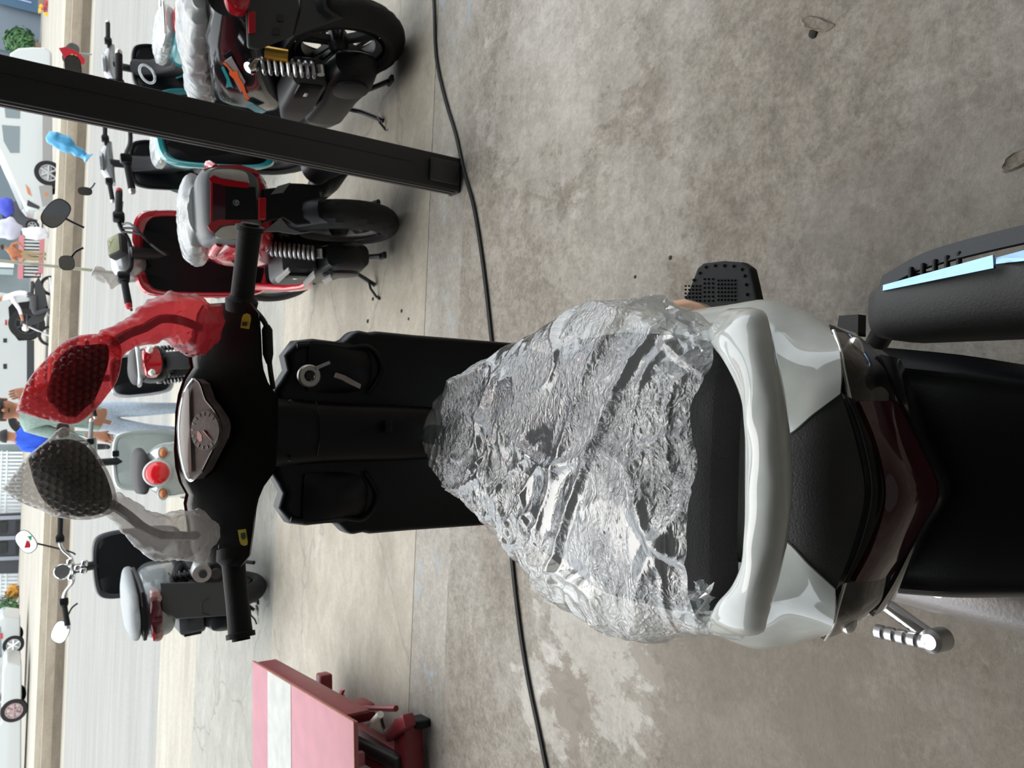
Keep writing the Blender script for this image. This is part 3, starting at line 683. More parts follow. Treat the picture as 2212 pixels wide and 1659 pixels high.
# steering neck and ridge
def nring(px_x, ya, yb, yl, d):
    a, c = Ly(px_x, ya, yl), Ly(px_x, yb, yl); hw = (a.x - c.x) / 2; cx = 0
    return [Vector((hw * math.cos(t) * 1.0, yl + d * (1 - max(0, -math.sin(t)) ** .6) - (0.0), a.z * .5 + c.z * .5)) if math.sin(t) < 0 else Vector((hw * math.cos(t), yl + d + d * .5 * math.sin(t), a.z * .5 + c.z * .5)) for t in [2 * math.pi * k / 24 for k in range(24)]]
ob('steering_neck', MB().loft([nring(560, 800, 1045, .865, .05), nring(580, 838, 1012, .862, .05), nring(600, 848, 1003, .860, .05), nring(650, 852, 1000, .856, .05), nring(690, 856, 996, .854, .045), nring(780, 862, 992, .852, .045), nring(880, 866, 990, .850, .04), nring(960, 870, 985, .848, .04)]), PLASTIC, ms, 60)
ob('neck_seam', MB().tube(smooth_path([Ly(682, 868, .853), Ly(692, 925, .850), Ly(684, 985, .853)], 6), .0012, 6), GLOSSBLACK, ms)
ob('hook', MB().rbox(Ly(836, 920, .845), (.022, .02, .016), .005), PLASTIC, ms)
for py in (868, 992): ob('neck_screw', MB().ell(Ly(628, py, .862), (.004, .003, .004), 10, 6), DARKMETAL, ms)
# ignition lock and key
lk = Ly(667, 812, .868)
il = ob('ignition_lock', MB().lathe([(.009, .004), (.0195, .004), (.0195, -.004), (.0175, -.0065), (.010, -.0065), (.009, .004)], lk, 'y', 28), mat('lock_ring', (.55, .50, .46), .35, .6), ms)
ob('lock_slot', MB().rbox(lk + Vector((.0, -.003, 0)), (.013, .006, .015), .002), INK, il)
for (a, b, c, d) in (((682, 792), (712, 780), (714, 786), (684, 799)),): ob('key_blade', MB().prism([Ly(x, y, .858) for x, y in (a, b, c, d)], (0, .003, 0)), ALLOY, il)
ky = [(727, 805), (745, 811), (768, 824), (780, 830), (778, 840), (757, 830), (738, 820), (723, 815)]
ob('key_handle', MB().prism([Ly(x, y, .850) for x, y in ky], (0, .005, 0)), mat('pale_key_plastic', (.42, .36, .33), .5), il)
# handlebar cover
def hsec(x, zt, zb, yf=.93, yr=.84, bulge=.008):
    P = [Vector((x, yf, zt)), Vector((x, lerp(yf, yr, .5), lerp(zt, zb, .5) + bulge)), Vector((x, yr, zb)), Vector((x, yr + .03, zb - .010)), Vector((x, .93, zb - .012)), Vector((x, .985, lerp(zt, zb, .7))), Vector((x, .975, zt - .02))]
    out = []; n = len(P)
    for i in range(n):
        p0, p1, p2, p3 = P[i - 1], P[i], P[(i + 1) % n], P[(i + 2) % n]
        for k in range(4):
            t = k / 4; c = .5 * ((2 * p1) + (p2 - p0) * t + (2 * p0 - 5 * p1 + 4 * p2 - p3) * t * t + (3 * p1 - p0 - 3 * p2 + p3) * t ** 3)
            out.append(lerp(c, lerp(p1, p2, t), .55))
    return out
fe = {.0: (384, 930), .03: (385, 890), .06: (391, 850), .085: (402, 812), .105: (418, 792), .12: (415, 778), .16: (427, 712), .195: (432, 665), .212: (445, 645)}
re_ = {.0: (600, 930), .03: (600, 880), .06: (597, 845), .085: (575, 815), .105: (566, 790), .12: (563, 770), .16: (561, 715), .195: (558, 672), .212: (540, 650)}
secs = []
for x in sorted(fe):
    zt = Ly(*fe[x], .93).z; zb = Ly(*re_[x], .84).z; secs.append((x, zt, max(zb, 1.02)))
full = [(-x, a, b) for x, a, b in reversed(secs[1:])] + secs
hb = ob('handlebar_cover', MB().loft([hsec(*t) for t in full]), mat('handlebar_black', (.005, .0045, .005), .28, bump=.1, scale=300, spec=.3), ms, 45)
# red-brown rim is the painted front cowl lip behind it
ob('front_cowl', MB().loft([[Vector((x, y, z)) for y, z in ((.945, zt + .002), (.99, zt - .02), (1.01, lerp(zt, zb, .6)), (.985, zb + .012), (.94, zb + .006), (.95, zt - .03))] for x, zt, zb in full]), mat('dark_red_cowl', (.16, .03, .025), .25, coat=.6), ms, 45)
# meter
mo = [(418, 818), (402, 842), (392, 880), (388, 925), (391, 975), (398, 1010), (407, 1034), (417, 1036), (438, 1016), (459, 974), (474, 945), (478, 922), (474, 905), (458, 880), (444, 862), (432, 828)]
MP, MN = Vector((0, .915, 1.150)), Vector((0, -.5, .86))
mp = [MF.pl(x, y, MP, MN) for x, y in mo]; nrm = MN.normalized()
mt = ob('meter', MB().prism(mp, -nrm * .02), mat('meter_face', (.10, .078, .072), .5, var=.35, scale=60), hb)
ob('meter_bezel', MB().tube(smooth_path(mp[:9], 4), .0026, 8), CHROME, mt)
ob('meter_rim', MB().tube(smooth_path(mp[8:] + mp[:1], 4), .002, 8), GLOSSBLACK, mt)
mc = sum(mp, Vector()) / len(mp)
lr = [[lerp(mc, p, r) + nrm * (.006 + .012 * (1 - r * r)) for p in mp] for r in (.03, .3, .6, .85, 1.0)]
ob('meter_glass', MB().loft(lr, True, False), film('meter_lens', (.86, .80, .78), (.3, .25, .24, .03), 0., 30, .05, .4, .02), mt, 60)
dc = MF.pl(447, 930, MP, MN)
uu = Vector((1, 0, 0)); ww = nrm.cross(uu)
ob('speed_dial', MB().add(circ(dc + nrm * .002, .034, 32, uu, ww) + circ(dc + nrm * .0045, .031, 32, uu, ww), [[i, (i + 1) % 32, 32 + (i + 1) % 32, 32 + i] for i in range(32)] + [[32 + i for i in range(32)]]), mat('dial_face', (.10, .09, .085), .4, var=.4, scale=160), mt)
nb = MB()
for k in range(13):
    a = math.radians(-40 + 260 * k / 12); d = uu * math.cos(a) + ww * math.sin(a); nb.tube([dc + d * .024 + nrm * .0052, dc + d * .0295 + nrm * .0052], .0009, 5)
o = ob('dial_ticks', nb, WHITEP, mt); o['kind'] = 'stuff'
ob('dial_needle', MB().tube([dc + nrm * .006, dc + (uu * -.5 + ww * -.6) * .03 + nrm * .006], [.0016, .0006], 6), TAILRED, mt)
q = [MF.pl(x, y, MP, MN) + nrm * .004 for x, y in ((431, 934), (434, 930), (441, 940), (442, 952), (436, 954), (431, 945))]
ob('warning_mark', MB().prism(q, nrm * .001), TAILRED, mt)
q = [MF.pl(x, y, MP, MN) + nrm * .003 for x, y in ((398, 850), (412, 838), (418, 1020), (404, 1020), (394, 930))]
ob('meter_visor', MB().prism(q, nrm * .001), mat('visor_brown', (.15, .105, .09), .5), mt)
# stickers, switches
def sticker(cs, icon, side):
    pts = []
    for x, y in cs: pts.append(MF.pl(x, y, (0, .85, 1.075 if side > 0 else 1.071), (0, -.66, .75)) + Vector((0, -.006, .007)))
    s_ = ob('yellow_sticker', MB().prism(pts, Vector((0, .66, -.75)) * .001), YELLOW, hb)
    ip = [MF.pl(x, y, (0, .85, 1.075 if side > 0 else 1.071), (0, -.66, .75)) + Vector((0, -.0068, .0078)) for x, y in icon]
    ob('sticker_icon', MB().prism(ip, Vector((0, .66, -.75)) * .0005), INK, s_)
sticker([(530, 688), (533, 681), (540, 678), (547, 681), (549, 690), (545, 712), (527, 709)], [(532, 696), (542, 697), (540, 706), (530, 705)], 1)
sticker([(521, 1143), (538, 1141), (542, 1168), (541, 1175), (535, 1177), (528, 1174), (525, 1167)], [(528, 1150), (536, 1148), (537, 1158), (534, 1164), (529, 1160)], -1)
for x, y in ((437, 1183), (452, 1181), (476, 1151), (481, 1179)):
    p = MF.pl(x, y, (0, .90, 1.11), (0, -.66, .75)) + Vector((0, -.004, .006)); ob('switch_mark', MB().rbox(p, (.006, .004, .003), .001), PLASTIC_G, hb)
for s, a, b in ((1, (522, 652), (541, 482)), (-1, (503, 1205), (521, 1384))):
    p0, p1 = Ly(*a, .875), Ly(*b, .835); d = p1 - p0
    g = ob('grip', MB().tube([p0 - d * .12, p0, p0 + d * .02, p0 + d * .05, p0 + d * .08, p0 + d * .55, p0 + d * .9, p0 + d * .905, p0 + d * .965, p0 + d * .966, p1], [.024, .026, .026, .022, .0185, .0178, .0188, .0225, .0225, .014, .014], 20), RUBBER, ms, 35)
    ob('brake_lever', MB().tube(smooth_path([p0 - d * .05 + Vector((0, .05, -.012)), p0 + d * .25 + Vector((0, .075, -.012)), p0 + d * .8 + Vector((0, .06, -.014))], 5), [.008] * 11, 8), ALLOY, g)
tc = [Ly(548, 668, .87), Ly(566, 688, .85), Ly(577, 712, .85), Ly(580, 760, .855), Ly(584, 800, .865), Ly(590, 838, .885)]
cb = ob('brake_cable', MB().tube(smooth_path(tc, 6), .0042, 8), CABM, ms)
ob('cable_boot', MB().tube([Ly(576, 702, .85), Ly(577, 712, .85), Ly(579, 765, .856), Ly(581, 785, .86)], [.0045, .0085, .0085, .0045], 10), RUBBER, cb)
# front end, hidden behind the shield from here
ob('front_apron', MB().loft([sect(y, hw, z0, z1, 2.8, 24) for y, hw, z0, z1 in ((.925, .165, .42, .98), (1.0, .155, .42, .97), (1.09, .11, .46, .93), (1.14, .05, .52, .86))]), GLOSSWHITE, ms, 50)
ob('headlight', MB().loft([sect(y, hw, z0, z1, 2.5, 24) for y, hw, z0, z1 in ((.99, .085, 1.03, 1.12), (1.03, .075, 1.035, 1.11), (1.045, .05, 1.05, 1.095))]), CLEAR, ms, 50)
ob('front_fork', MB().tube([(-.06, 1.22, .27), (-.06, 1.10, .62)], .018, 12).tube([(.06, 1.22, .27), (.06, 1.10, .62)], .018, 12).tube([(-.07, 1.10, .60), (.07, 1.10, .60)], .018, 12), DARKMETAL, ms)
fg = [[Vector((.055 * t, 1.22 + (.295 - .02 * t * t) * math.cos(a), .27 + (.295 - .02 * t * t) * math.sin(a))) for t in (-1, -.5, 0, .5, 1)] for a in [math.radians(20 + 145 * k / 16) for k in range(17)]]
ob('front_mudguard', MB().sheet(fg, .004), GLOSSWHITE, ms, 50)

# mirrors under bubble wrap
def bubble_pillow(outline, yl, thick, seed, bub=.0105, tilt=.12, n=260, rings=84):
    c2 = (sum(p[0] for p in outline) / len(outline), sum(p[1] for p in outline) / len(outline))
    P = [Ly(x, y, yl) for x, y in outline]; c = Ly(*c2, yl)
    for p in P + [c]: p.y += (p.z - c.z) * tilt
    # resample boundary
    L = smooth_path(P + P[:1], 10)[:-1]
    cum = [0]
    for a, b in zip(L, L[1:] + L[:1]): cum.append(cum[-1] + (b - a).length)
    bd = []
    for k in range(n):
        s_ = cum[-1] * k / n; i = max(j for j in range(len(L)) if cum[j] <= s_)
        t = (s_ - cum[i]) / max(1e-9, cum[i + 1] - cum[i]); bd.append(lerp(L[i], L[(i + 1) % len(L)], t))
    def hexb(x, z):
        h = bub * .866; j = round(z / h); best = 9
        for jj in (j - 1, j, j + 1):
            off = (jj % 2) * bub * .5; i = round((x - off) / bub)
            best = min(best, math.hypot(x - off - i * bub, z - jj * h))
        r = best / (bub * .46); return math.sqrt(max(0, 1 - r * r)) * bub * .32
    mb = MB()
    for sgn in (-1, 1):
        rr = []
        for i in range(rings + 1):
            r = (i + .02) / (rings + .02); q = []
            for p in bd:
                v = lerp(c, p, r); h = thick * (1 - r ** 2.5) ** .6 if r < 1 else 0
                h *= 1 + .25 * mnoise.noise(Vector((v.x * 30, v.z * 30, seed)))
                q.append(v + Vector((0, sgn * (h + hexb(v.x, v.z) * (1 if r < .985 else .3)), 0)))
            rr.append(q)
        mb.loft(rr, True, False); mb.add(rr[0], [list(range(len(bd)))])
    return mb
def mirror_head(outline, yl, thick, tilt=.12):
    P = [Ly(x, y, yl) for x, y in outline]; c = sum(P, Vector()) / len(P)
    for p in P: p.y += (p.z - c.z) * tilt
    P = smooth_path(P + P[:1], 5)[:-1]
    return [[lerp(c, p, r) + Vector((0, d, 0)) for p in P] for r, d in ((.02, -thick * .5), (.9, -thick * .5), (1.0, -thick * .3), (1.0, thick * .1), (.85, thick * .5), (.4, thick * .9), (.02, thick))]
rm = [(119, 783), (152, 751), (190, 746), (228, 745), (233, 776), (222, 818), (203, 862), (180, 884), (162, 900), (135, 896), (117, 878), (101, 852)]
lm = [(61, 991), (101, 957), (150, 949), (186, 963), (210, 995), (229, 1030), (240, 1080), (214, 1108), (152, 1113), (103, 1090), (76, 1047)]
for nm, lab, ol, mo_, st_, mt_, col in (
    ('r', 'red bubble wrap sleeve over the scooter mirror', [(34, 890), (58, 826), (101, 773), (142, 735), (192, 722), (245, 728), (262, 762), (253, 819), (228, 857), (202, 888), (162, 916), (101, 908)], rm,
     [(238, 745, .028), (275, 722, .024), (312, 708, .030), (345, 690, .040), (380, 690, .048), (412, 700, .054), (432, 708, .056)], REDWRAP, 'red'),
    ('l', 'clear grey bubble wrap sleeve over the scooter mirror', [(4, 1059), (34, 1020), (61, 985), (100, 952), (137, 922), (174, 943), (200, 966), (235, 1022), (252, 1080), (240, 1106), (190, 1122), (127, 1118), (90, 1104), (40, 1085)], lm,
     [(240, 1088, .022), (275, 1112, .024), (310, 1140, .032), (345, 1155, .040), (380, 1157, .044), (408, 1158, .046), (424, 1156, .048)], GREYWRAP, 'clear')):
    mh = ob('rear_mirror', MB().loft(mirror_head(mo_, .80, .022)), mat('matt_mirror_shell', (.005, .005, .006), .6, spec=.2), ms, 50)
    path = [Ly(x, y, lerp(.80, .875, k / 6)) for k, (x, y, r) in enumerate(st_)]
    ob('mirror_stalk', MB().tube(smooth_path(path, 5), .007, 10), GLOSSBLACK, mh)
    tp = smooth_path(path, 8); rad = [interp([(k / 6, r) for k, (x, y, r) in enumerate(st_)], i / (len(tp) - 1))[0] * .82 for i in range(len(tp))]
    wrap = MB(); nn = 40; s0 = 7 if col == 'red' else 19
    wrap.tube(tp, rad, nn)
    for i, v in enumerate(wrap.v):
        ctr = tp[i // nn]; d = (v - ctr)
        wrap.v[i] = ctr + d * (1 + .20 * mnoise.noise(v * 45 + Vector((s0, 0, 0))) + .12 * mnoise.noise(v * 130)) * (1 if True else 1)
    body = bubble_pillow(ol, .80, .021, s0)
    root = thing('bubble_wrap', lab, 'bubble wrap', OM)
    ob('wrap_head', body, mt_, root, 60); ob('wrap_sleeve', wrap, mt_, root, 50)

# clear film over the seat
FT = [(.835, .016, .016, .748), (.82, .045, .04, .758), (.78, .078, .07, .772), (.72, .108, .094, .785), (.64, .132, .120, .797), (.566, .155, .148, .806), (.48, .180, .180, .815), (.40, .200, .205, .826), (.33, .204, .216, .836), (.24, .198, .205, .842), (.18, .176, .182, .840), (.14, .160, .168, .832), (.11, .150, .158, .825)][::-1]
def ridge(v, f):
    return 1 - abs(mnoise.noise(v)) * f
def film_pt(u, t):
    ye = lerp(.835, .118 + .035 * mnoise.noise(Vector((t * 3.1, 4.2, 0))) - .045 * max(0, abs(t) - .45) * 1.6, u)
    xr, xl, zt = interp(FT, ye); a = t * 1.75
    hw = xr if t > 0 else xl
    x = hw * math.copysign(min(1, abs(math.sin(max(-1.57, min(1.57, a))))) ** .95, t) * (1 - .10 * max(0, abs(t) - .9) / .1)
    dp = interp([(.11, .05), (.16, .10), (.3, .15), (.5, .16), (.7, .11), (.835, .03)], ye)[0]
    zs = seat_pt(max(.09, min(.72, ye)), t * .92).z
    z = zt - dp * abs(t) ** 2.6
    cling = max(0., 1 - u * .0) * (.55 + .45 * mnoise.noise(Vector((x * 6, ye * 7, 1.7))))
    z = lerp(z, max(zs + .005, z - .028), max(0, min(1, cling)) * (1 - abs(t) ** 3))
    p = Vector((x, ye, z))
    w = 1 - .6 * max(0, (ye - .74) / .1)
    k1 = mnoise.noise(Vector((x * 5.5, ye * 4.5, 11.0))) * .5 + .5
    calm = max(0., min(1., (k1 - .36) / .30))
    def crease(vx, vy, sd, sharp):        # long thin folds
        n_ = abs(mnoise.noise(Vector((vx, vy, sd)))); return max(0., 1 - n_ * sharp) ** 1.6
    fold = crease(x * 2.2 + ye * 1.0, ye * 7 + x * 3.2, .3, 7) * .009 + crease(x * 7 - ye * 4, ye * 3 + x * 6, 8.3, 8) * .007
    fold += crease(x * 13 + ye * 12, ye * 5 - x * 9, 3.3, 6) * .004 * (.3 + calm) + crease(x * 5 - ye * 16, ye * 9 + x * 11, 6.1, 7) * .004 * (.3 + calm)
    d = mnoise.voronoi(Vector((x * 26 + ye * 9, ye * 40, 2.2)))[0]; crum = (d[1] - d[0]) * .0042 * calm
    d2 = mnoise.voronoi(Vector((x * 70 + ye * 30, ye * 95, 5.2)))[0]; crum += (d2[1] - d2[0]) * .0020 * calm
    out = Vector((math.copysign(abs(t) ** 2, t) * .9, 0, 1 - .7 * t * t)).normalized()
    return p + out * (fold + crum - .003) * max(.35, w) * (1 if ye > .2 else .75)
NU, NT = 250, 240
fgd = [[film_pt(i / NU, -1 + 2 * j / NT) for j in range(NT + 1)] for i in range(NU + 1)]
mbf = MB(); mbf.loft(fgd, False, False)
fo = ob('plastic_seat_cover', mbf, WRAP, None, 180); fo.matrix_world = OM @ Matrix.Translation(fo.location)
tag(fo, 'crumpled clear plastic film cover over the seat of the white scooter', 'plastic cover')
def crumple(name, label, pts, yls, seed):
    g = []
    rnd = random.Random(seed)
    c = [Lz(x, y, z) for x, y, z in pts]
    gr = []
    for i in range(18):
        row = []
        for j in range(18):
            u, v = i / 17, j / 17
            p = lerp(lerp(c[0], c[1], u), lerp(c[3], c[2], u), v)
            d = mnoise.voronoi(Vector((u * 4 + seed, v * 4, 1)))[0]
            row.append(p + Vector((mnoise.noise(Vector((u * 5, v * 5, seed))) * .012, mnoise.noise(Vector((u * 5, v * 5, seed + 9))) * .012, (d[1] - d[0]) * .03 + mnoise.noise(Vector((u * 6, v * 6, seed + 4))) * .012)))
        gr.append(row)
    mb = MB(); mb.loft(gr, False, False); o = ob(name, mb, WRAP, None, 40); o.matrix_world = OM @ Matrix.Translation(o.location); return o
o = crumple('plastic_tuft', '', [(1425, 640, .81), (1520, 690, .80), (1545, 770, .835), (1430, 830, .848)], 0, 3); tag(o, 'bunched tuft of clear film at the seat corner beside the footrest', 'plastic film')
o = crumple('plastic_tuft', '', [(1500, 1255, .84), (1545, 1270, .83), (1535, 1360, .79), (1490, 1330, .79)], 0, 6); tag(o, 'bunched tuft of clear film at the seat corner above the kick starter', 'plastic film')
# ------------------------------------------------------------------ the parked bikes
def lathe_bit(c, r, h, ax='y', n=24): return MB().lathe([(0, -h / 2), (r * .9, -h / 2), (r, -h / 2 + .004), (r, h / 2 - .004), (r * .9, h / 2), (0, h / 2)], c, ax, n)
def running_gear(r, c):
    R = c.get('R', .25); wb = c.get('wb', 1.25)
    wheel(r, 'rear_wheel', 0, R, c.get('tw', .11), R * .62, rimm=c.get('rim'))
    stx = handlebar_xf((0, wb - .12, .6), c.get('steer', 0))
    wheel(r, 'front_wheel', wb, R, .09, R * .66, rimm=c.get('rim'), steer=stx)
    f = MB().tube([(-.06, wb, R), (-.06, wb - .14, R + .42)], .019, 10).tube([(.06, wb, R), (.06, wb - .14, R + .42)], .019, 10).tube([(-.07, wb - .14, R + .40), (.07, wb - .14, R + .40)], .02, 10)
    ob('front_fork', f.xf(stx), DARKMETAL, r)
    fg = [[Vector((.058 * t, wb + (R + .03 - .02 * t * t) * math.cos(a), R + (R + .03 - .02 * t * t) * math.sin(a))) for t in (-1, -.5, 0, .5, 1)] for a in [math.radians(15 + 145 * k / 14) for k in range(15)]]
    ob('front_mudguard', MB().sheet(fg, .004).xf(stx), c['body'], r, 50)
def engine(r, c):
    col = c.get('engine', PLASTIC)
    e = ob('transmission_case', MB().loft([sect(y, hw, z0, z1, 3.2, 24, cx) for y, cx, hw, z0, z1 in ((-.14, -.145, .03, .21, .29), (-.11, -.15, .055, .165, .345), (.0, -.155, .06, .15, .37), (.16, -.155, .055, .17, .34), (.36, -.15, .06, .17, .36), (.45, -.145, .045, .19, .33), (.47, -.14, .02, .22, .3))]), col, r, 45)
    ob('case_disc', lathe_bit((-.212, 0, .255), .075, .02, 'x'), DARKMETAL, e)
    a = ob('air_cleaner', MB().loft([sect(y, hw, z0, z1, 5, 20, cx) for y, cx, hw, z0, z1 in ((-.03, -.155, .045, .37, .46), (-.01, -.16, .062, .355, .50), (.20, -.17, .07, .36, .51), (.34, -.165, .055, .37, .47))]), PLASTIC_G, r, 40)
    ob('cleaner_lid', MB().rbox((-.222, .09, .43), (.016, .22, .10), .008), PLASTIC, a)
    ob('white_label', MB().rbox((-.2315, .05, .435), (.002, .03, .014), .0005), WHITEP, a)
    ob('silver_flap', MB().rbox((-.20, .20, .385), (.05, .09, .03), .008, Matrix.Rotation(.5, 3, 'X')), ALLOY, a)
    ob('engine_block', MB().rbox((0, .42, .30), (.2, .26, .2), .03), DARKMETAL, r)
def side_stand(r, c):
    b = MB().tube([(-.10, .40, .17), (-.16, .30, .10), (-.23, .22, .028)], .011, 8)
    s = ob('side_stand', b, DARKMETAL, r)
    ob('stand_foot', MB().rbox((-.235, .215, .010), (.05, .07, .012), .004), DARKMETAL, s)
    ob('stand_tang', MB().tube([(-.21, .235, .05), (-.25, .20, .055), (-.285, .20, .030), (-.30, .16, .030)], .006, 8), DARKMETAL, s)
    ob('centre_stand', MB().tube([(-.12, .06, .05), (-.10, .30, .16), (.10, .30, .16), (.12, .06, .05)], .012, 8).rbox((-.12, .05, .045), (.03, .06, .016), .004), DARKMETAL, r)
def rear_guard(r, c, y0=-.02, w=.10):
    R = c.get('R', .25) + .035; g = []
    for k in range(13):
        a = math.radians(60 + 85 * k / 12)
        g.append([Vector((w * .5 * t * (1.25 - .25 * k / 12), R * math.cos(a) + y0, .25 + (R - .02 * t * t) * math.sin(a) - (.03 if abs(t) > .9 else 0))) for t in (-1, -.6, 0, .6, 1)])
    ob('rear_mudguard', MB().sheet(g, .005), PLASTIC, r, 50)
def muffler(r, c, m=None):
    z = c.get('muffz', .30)
    o = ob('muffler', MB().loft([sect(y, .058 * k, z + dz - .062 * k, z + dz + .062 * k, 2.3, 24, .185) for y, k, dz in ((.22, .5, -.03), (.18, .85, -.02), (0, 1, 0), (-.22, 1, .03), (-.25, .9, .03))]), m or PLASTIC, r, 45)
    ob('muffler_tip', lathe_bit((.185, -.255, z + .03), .03, .03), m if m is ALLOY else INK, o)
    ob('heat_shield', MB().rbox((.243, -.03, z + .012), (.012, .24, .07), .005), c.get('shield', PLASTIC_G), o)
    ob('exhaust_pipe', MB().tube([(.17, .22, z - .03), (.10, .45, .19), (0, .6, .22)], .016, 10), DARKMETAL, o)
def body_loft(r, name, st, m, e=3.0, n=28, sm=50): return ob(name, MB().loft([sect(y, hw, z0, z1, e, n) for y, hw, z0, z1 in st]), m, r, sm)
def seat_on(r, c, m, st=None, wrapm=None):
    st = st or [(-.12, .075, .74, .765), (-.10, .11, .72, .79), (.05, .135, .70, .805), (.22, .14, .69, .79), (.30, .135, .68, .765), (.45, .12, .67, .765), (.56, .085, .67, .755), (.60, .04, .69, .735)]
    return ob('seat', MB().loft([sect(y, hw, z0, z1, 2.6, 28) for y, hw, z0, z1 in st]), m, r, 60)
def seat_film(r, label, M, st, seed, grow=.018, m=None):
    mb = MB(); rings = []
    n = 72
    tab = [(y, hw, z0, z1) for y, hw, z0, z1 in st]; ys = [lerp(tab[0][0] - .015, tab[-1][0] + .015, k / 60) for k in range(61)]
    for y in ys:
        hw, z0, z1 = interp(tab, y); q = sect(y, hw + grow, z0 - .02, z1 + grow * .7, 2.6, n)
        q2 = []
        for p in q:
            d = mnoise.voronoi(Vector((p.x * 24 + seed, p.y * 24, p.z * 24)))[0]; f = max(0, 1 - abs(mnoise.noise(Vector((p.x * 7, p.y * 13 + seed, p.z * 9)))) * 4) * .010 + (d[1] - d[0]) * .006
            c0 = Vector((0, y, (z0 + z1) / 2)); q2.append(p + (p - c0).normalized() * (f - .004))
        rings.append(q2)
    mb.loft(rings); o = ob('seat_film', mb, m or WRAP2, None, 30)
    o.matrix_world = M @ Matrix.Translation(o.location); return tag(o, label, 'plastic cover', None)
def leg_shield(r, c, st=None, inner=None, w=.2, ztop=.86, rim=None):
    rim = rim or c['body']; inner = inner or PLASTIC
    o2 = [(.0, ztop), (.55 * w, ztop - .005), (.86 * w, ztop - .03), (.98 * w, ztop - .10), (w, .66), (.97 * w, .48), (.82 * w, .36), (.4 * w, .315), (0, .31)]
    q = smooth_path([Vector((x, 0, z)) for x, z in o2], 5); o2 = [(p.x, p.z) for p in q]
    o2 = o2 + [(-x, z) for x, z in reversed(o2) if x > 1e-6]
    def cx(k, d, bow=.07): return [Vector((x * k, 1.0 + bow * (1 - (x * k / w) ** 2) + d, .60 + (z - .60) * k)) for x, z in o2]
    f = ob('leg_shield', MB().loft([cx(.86, .012), cx(.93, -.012), cx(.99, -.008), cx(1.02, .015), cx(.98, .045), cx(.8, .075), cx(.05, .085)]), rim, r, 50)
    ob('inner_panel', MB().loft([cx(.90, .006), cx(.86, -.002), cx(.5, -.006), cx(.05, -.008)], True, True), inner, f, 50)
    return f
def floorboard(r, c, m=None):
    ob('floorboard', MB().loft([sect(y, hw, z0, z1, 5, 20) for y, hw, z0, z1 in ((.42, .12, .26, .33), (.50, .165, .24, .32), (.85, .165, .24, .31), (.98, .15, .26, .36))]), m or PLASTIC, r, 40)
def bars(r, c, head=(0, 1.04, .98), hw=.34, rise=.03, back=.06, gm=RUBBER, endm=None, cover=None, chrome=False, lever=True, w0=.17):
    S = handlebar_xf(head, c.get('steer', 0)); hd = Vector(head); out = {}
    ob('steering_column', MB().tube([(0, head[1] + .10, .55), hd], .03, 12), DARKMETAL, r)
    if cover:
        cv = MB().loft([[Vector((x, head[1] + .045 * math.cos(t) + .02, head[2] + z + .032 * k * math.sin(t))) for t in [2 * math.pi * q / 20 for q in range(20)]] for x, z, k in ((-w0, -.01, .7), (-w0 * .8, 0, 1), (-.08, .015, 1.5), (0, .02, 1.7), (.08, .015, 1.5), (w0 * .8, 0, 1), (w0, -.01, .7))])
        out['cover'] = ob('handlebar_cover', cv.xf(S), cover, r, 50)
    bar = smooth_path([hd + Vector((-hw, -back, rise - .01)), hd + Vector((-.17, -.02, rise)), hd + Vector((-.07, .01, .0)), hd + Vector((.07, .01, .0)), hd + Vector((.17, -.02, rise)), hd + Vector((hw, -back, rise - .01))], 6)
    ob('handlebar', MB().tube(bar, .011, 10).xf(S), CHROME if chrome else DARKMETAL, r)
    for s in (-1, 1):
        a, b = hd + Vector((s * (hw - .135), -.028 - .02, rise)), hd + Vector((s * hw, -back, rise - .01)); d = b - a
        g = ob('grip', MB().tube([a, a + d * .06, a + d * .07, a + d * .97, b], [.022, .022, .0165, .017, .015], 14).xf(S), gm, r)
        ob('bar_end', MB().tube([b, b + d * .10, b + d * .16], [.016, .016, .011], 12).xf(S), endm or STEEL, g)
        ob('switch_box', MB().rbox(a - d * .16, (.045, .045, .055), .01).xf(S), PLASTIC, g)
        if lever:
            ob('brake_lever', MB().tube(smooth_path([a - d * .12 + Vector((0, .035, -.005)), a + d * .2 + Vector((0, .075, -.01)), a + d * .95 + Vector((0, .062, -.015))], 5), .0065, 8).xf(S), ALLOY if s > 0 or chrome else DARKMETAL, g)
    out['S'] = S; return out
def plate(r, name, F_, cs, yl, th, m, parent=None, rnd=0., bev=0.):
    pts = [F_.y(x, y, yl) for x, y in cs]
    if rnd: pts = smooth_path(pts + pts[:1], 5)[:-1]
    o = ob(name, MB().prism(pts, (0, th, 0)), m, parent or r)
    if bev:
        b = o.modifiers.new('edge', 'BEVEL'); b.width = bev; b.segments = 2; b.limit_method = 'ANGLE'; b.angle_limit = math.radians(40)
    return o

# ---- red scooter
MD = bike_matrix(.668, 3.114, math.radians(1.2), math.radians(4.5)); FD = Frame(MD)
d = thing('motor_scooter', 'red and black scooter with film-wrapped seat standing beside the black post', 'scooter', MD, 'parked bikes outside the shop')
cd = dict(body=RED, steer=math.radians(28), R=.255, tw=.12, rim=ALLOY)
running_gear(d, cd); engine(d, cd); side_stand(d, cd); rear_guard(d, cd); muffler(d, cd)
lathe_end = ob('muffler_cup', MB().loft([sect(y, h, .36 - h, .36 + h, 2, 24, .205) for y, h in ((-.10, .072), (-.30, .080), (-.335, .078), (-.33, .055), (-.26, .05))]), PLASTIC, d, 45)
spring(d, FD.y(690, 548, -.09), FD.y(572, 536, -.02), .026, .006, 10, ALLOY)
body_loft(d, 'body_panel', [(-.205, .10, .63, .70), (-.19, .155, .60, .775), (-.08, .178, .55, .80), (.10, .18, .50, .79), (.35, .15, .40, .76), (.55, .10, .36, .68), (.62, .05, .38, .62)], RED, 3.2)
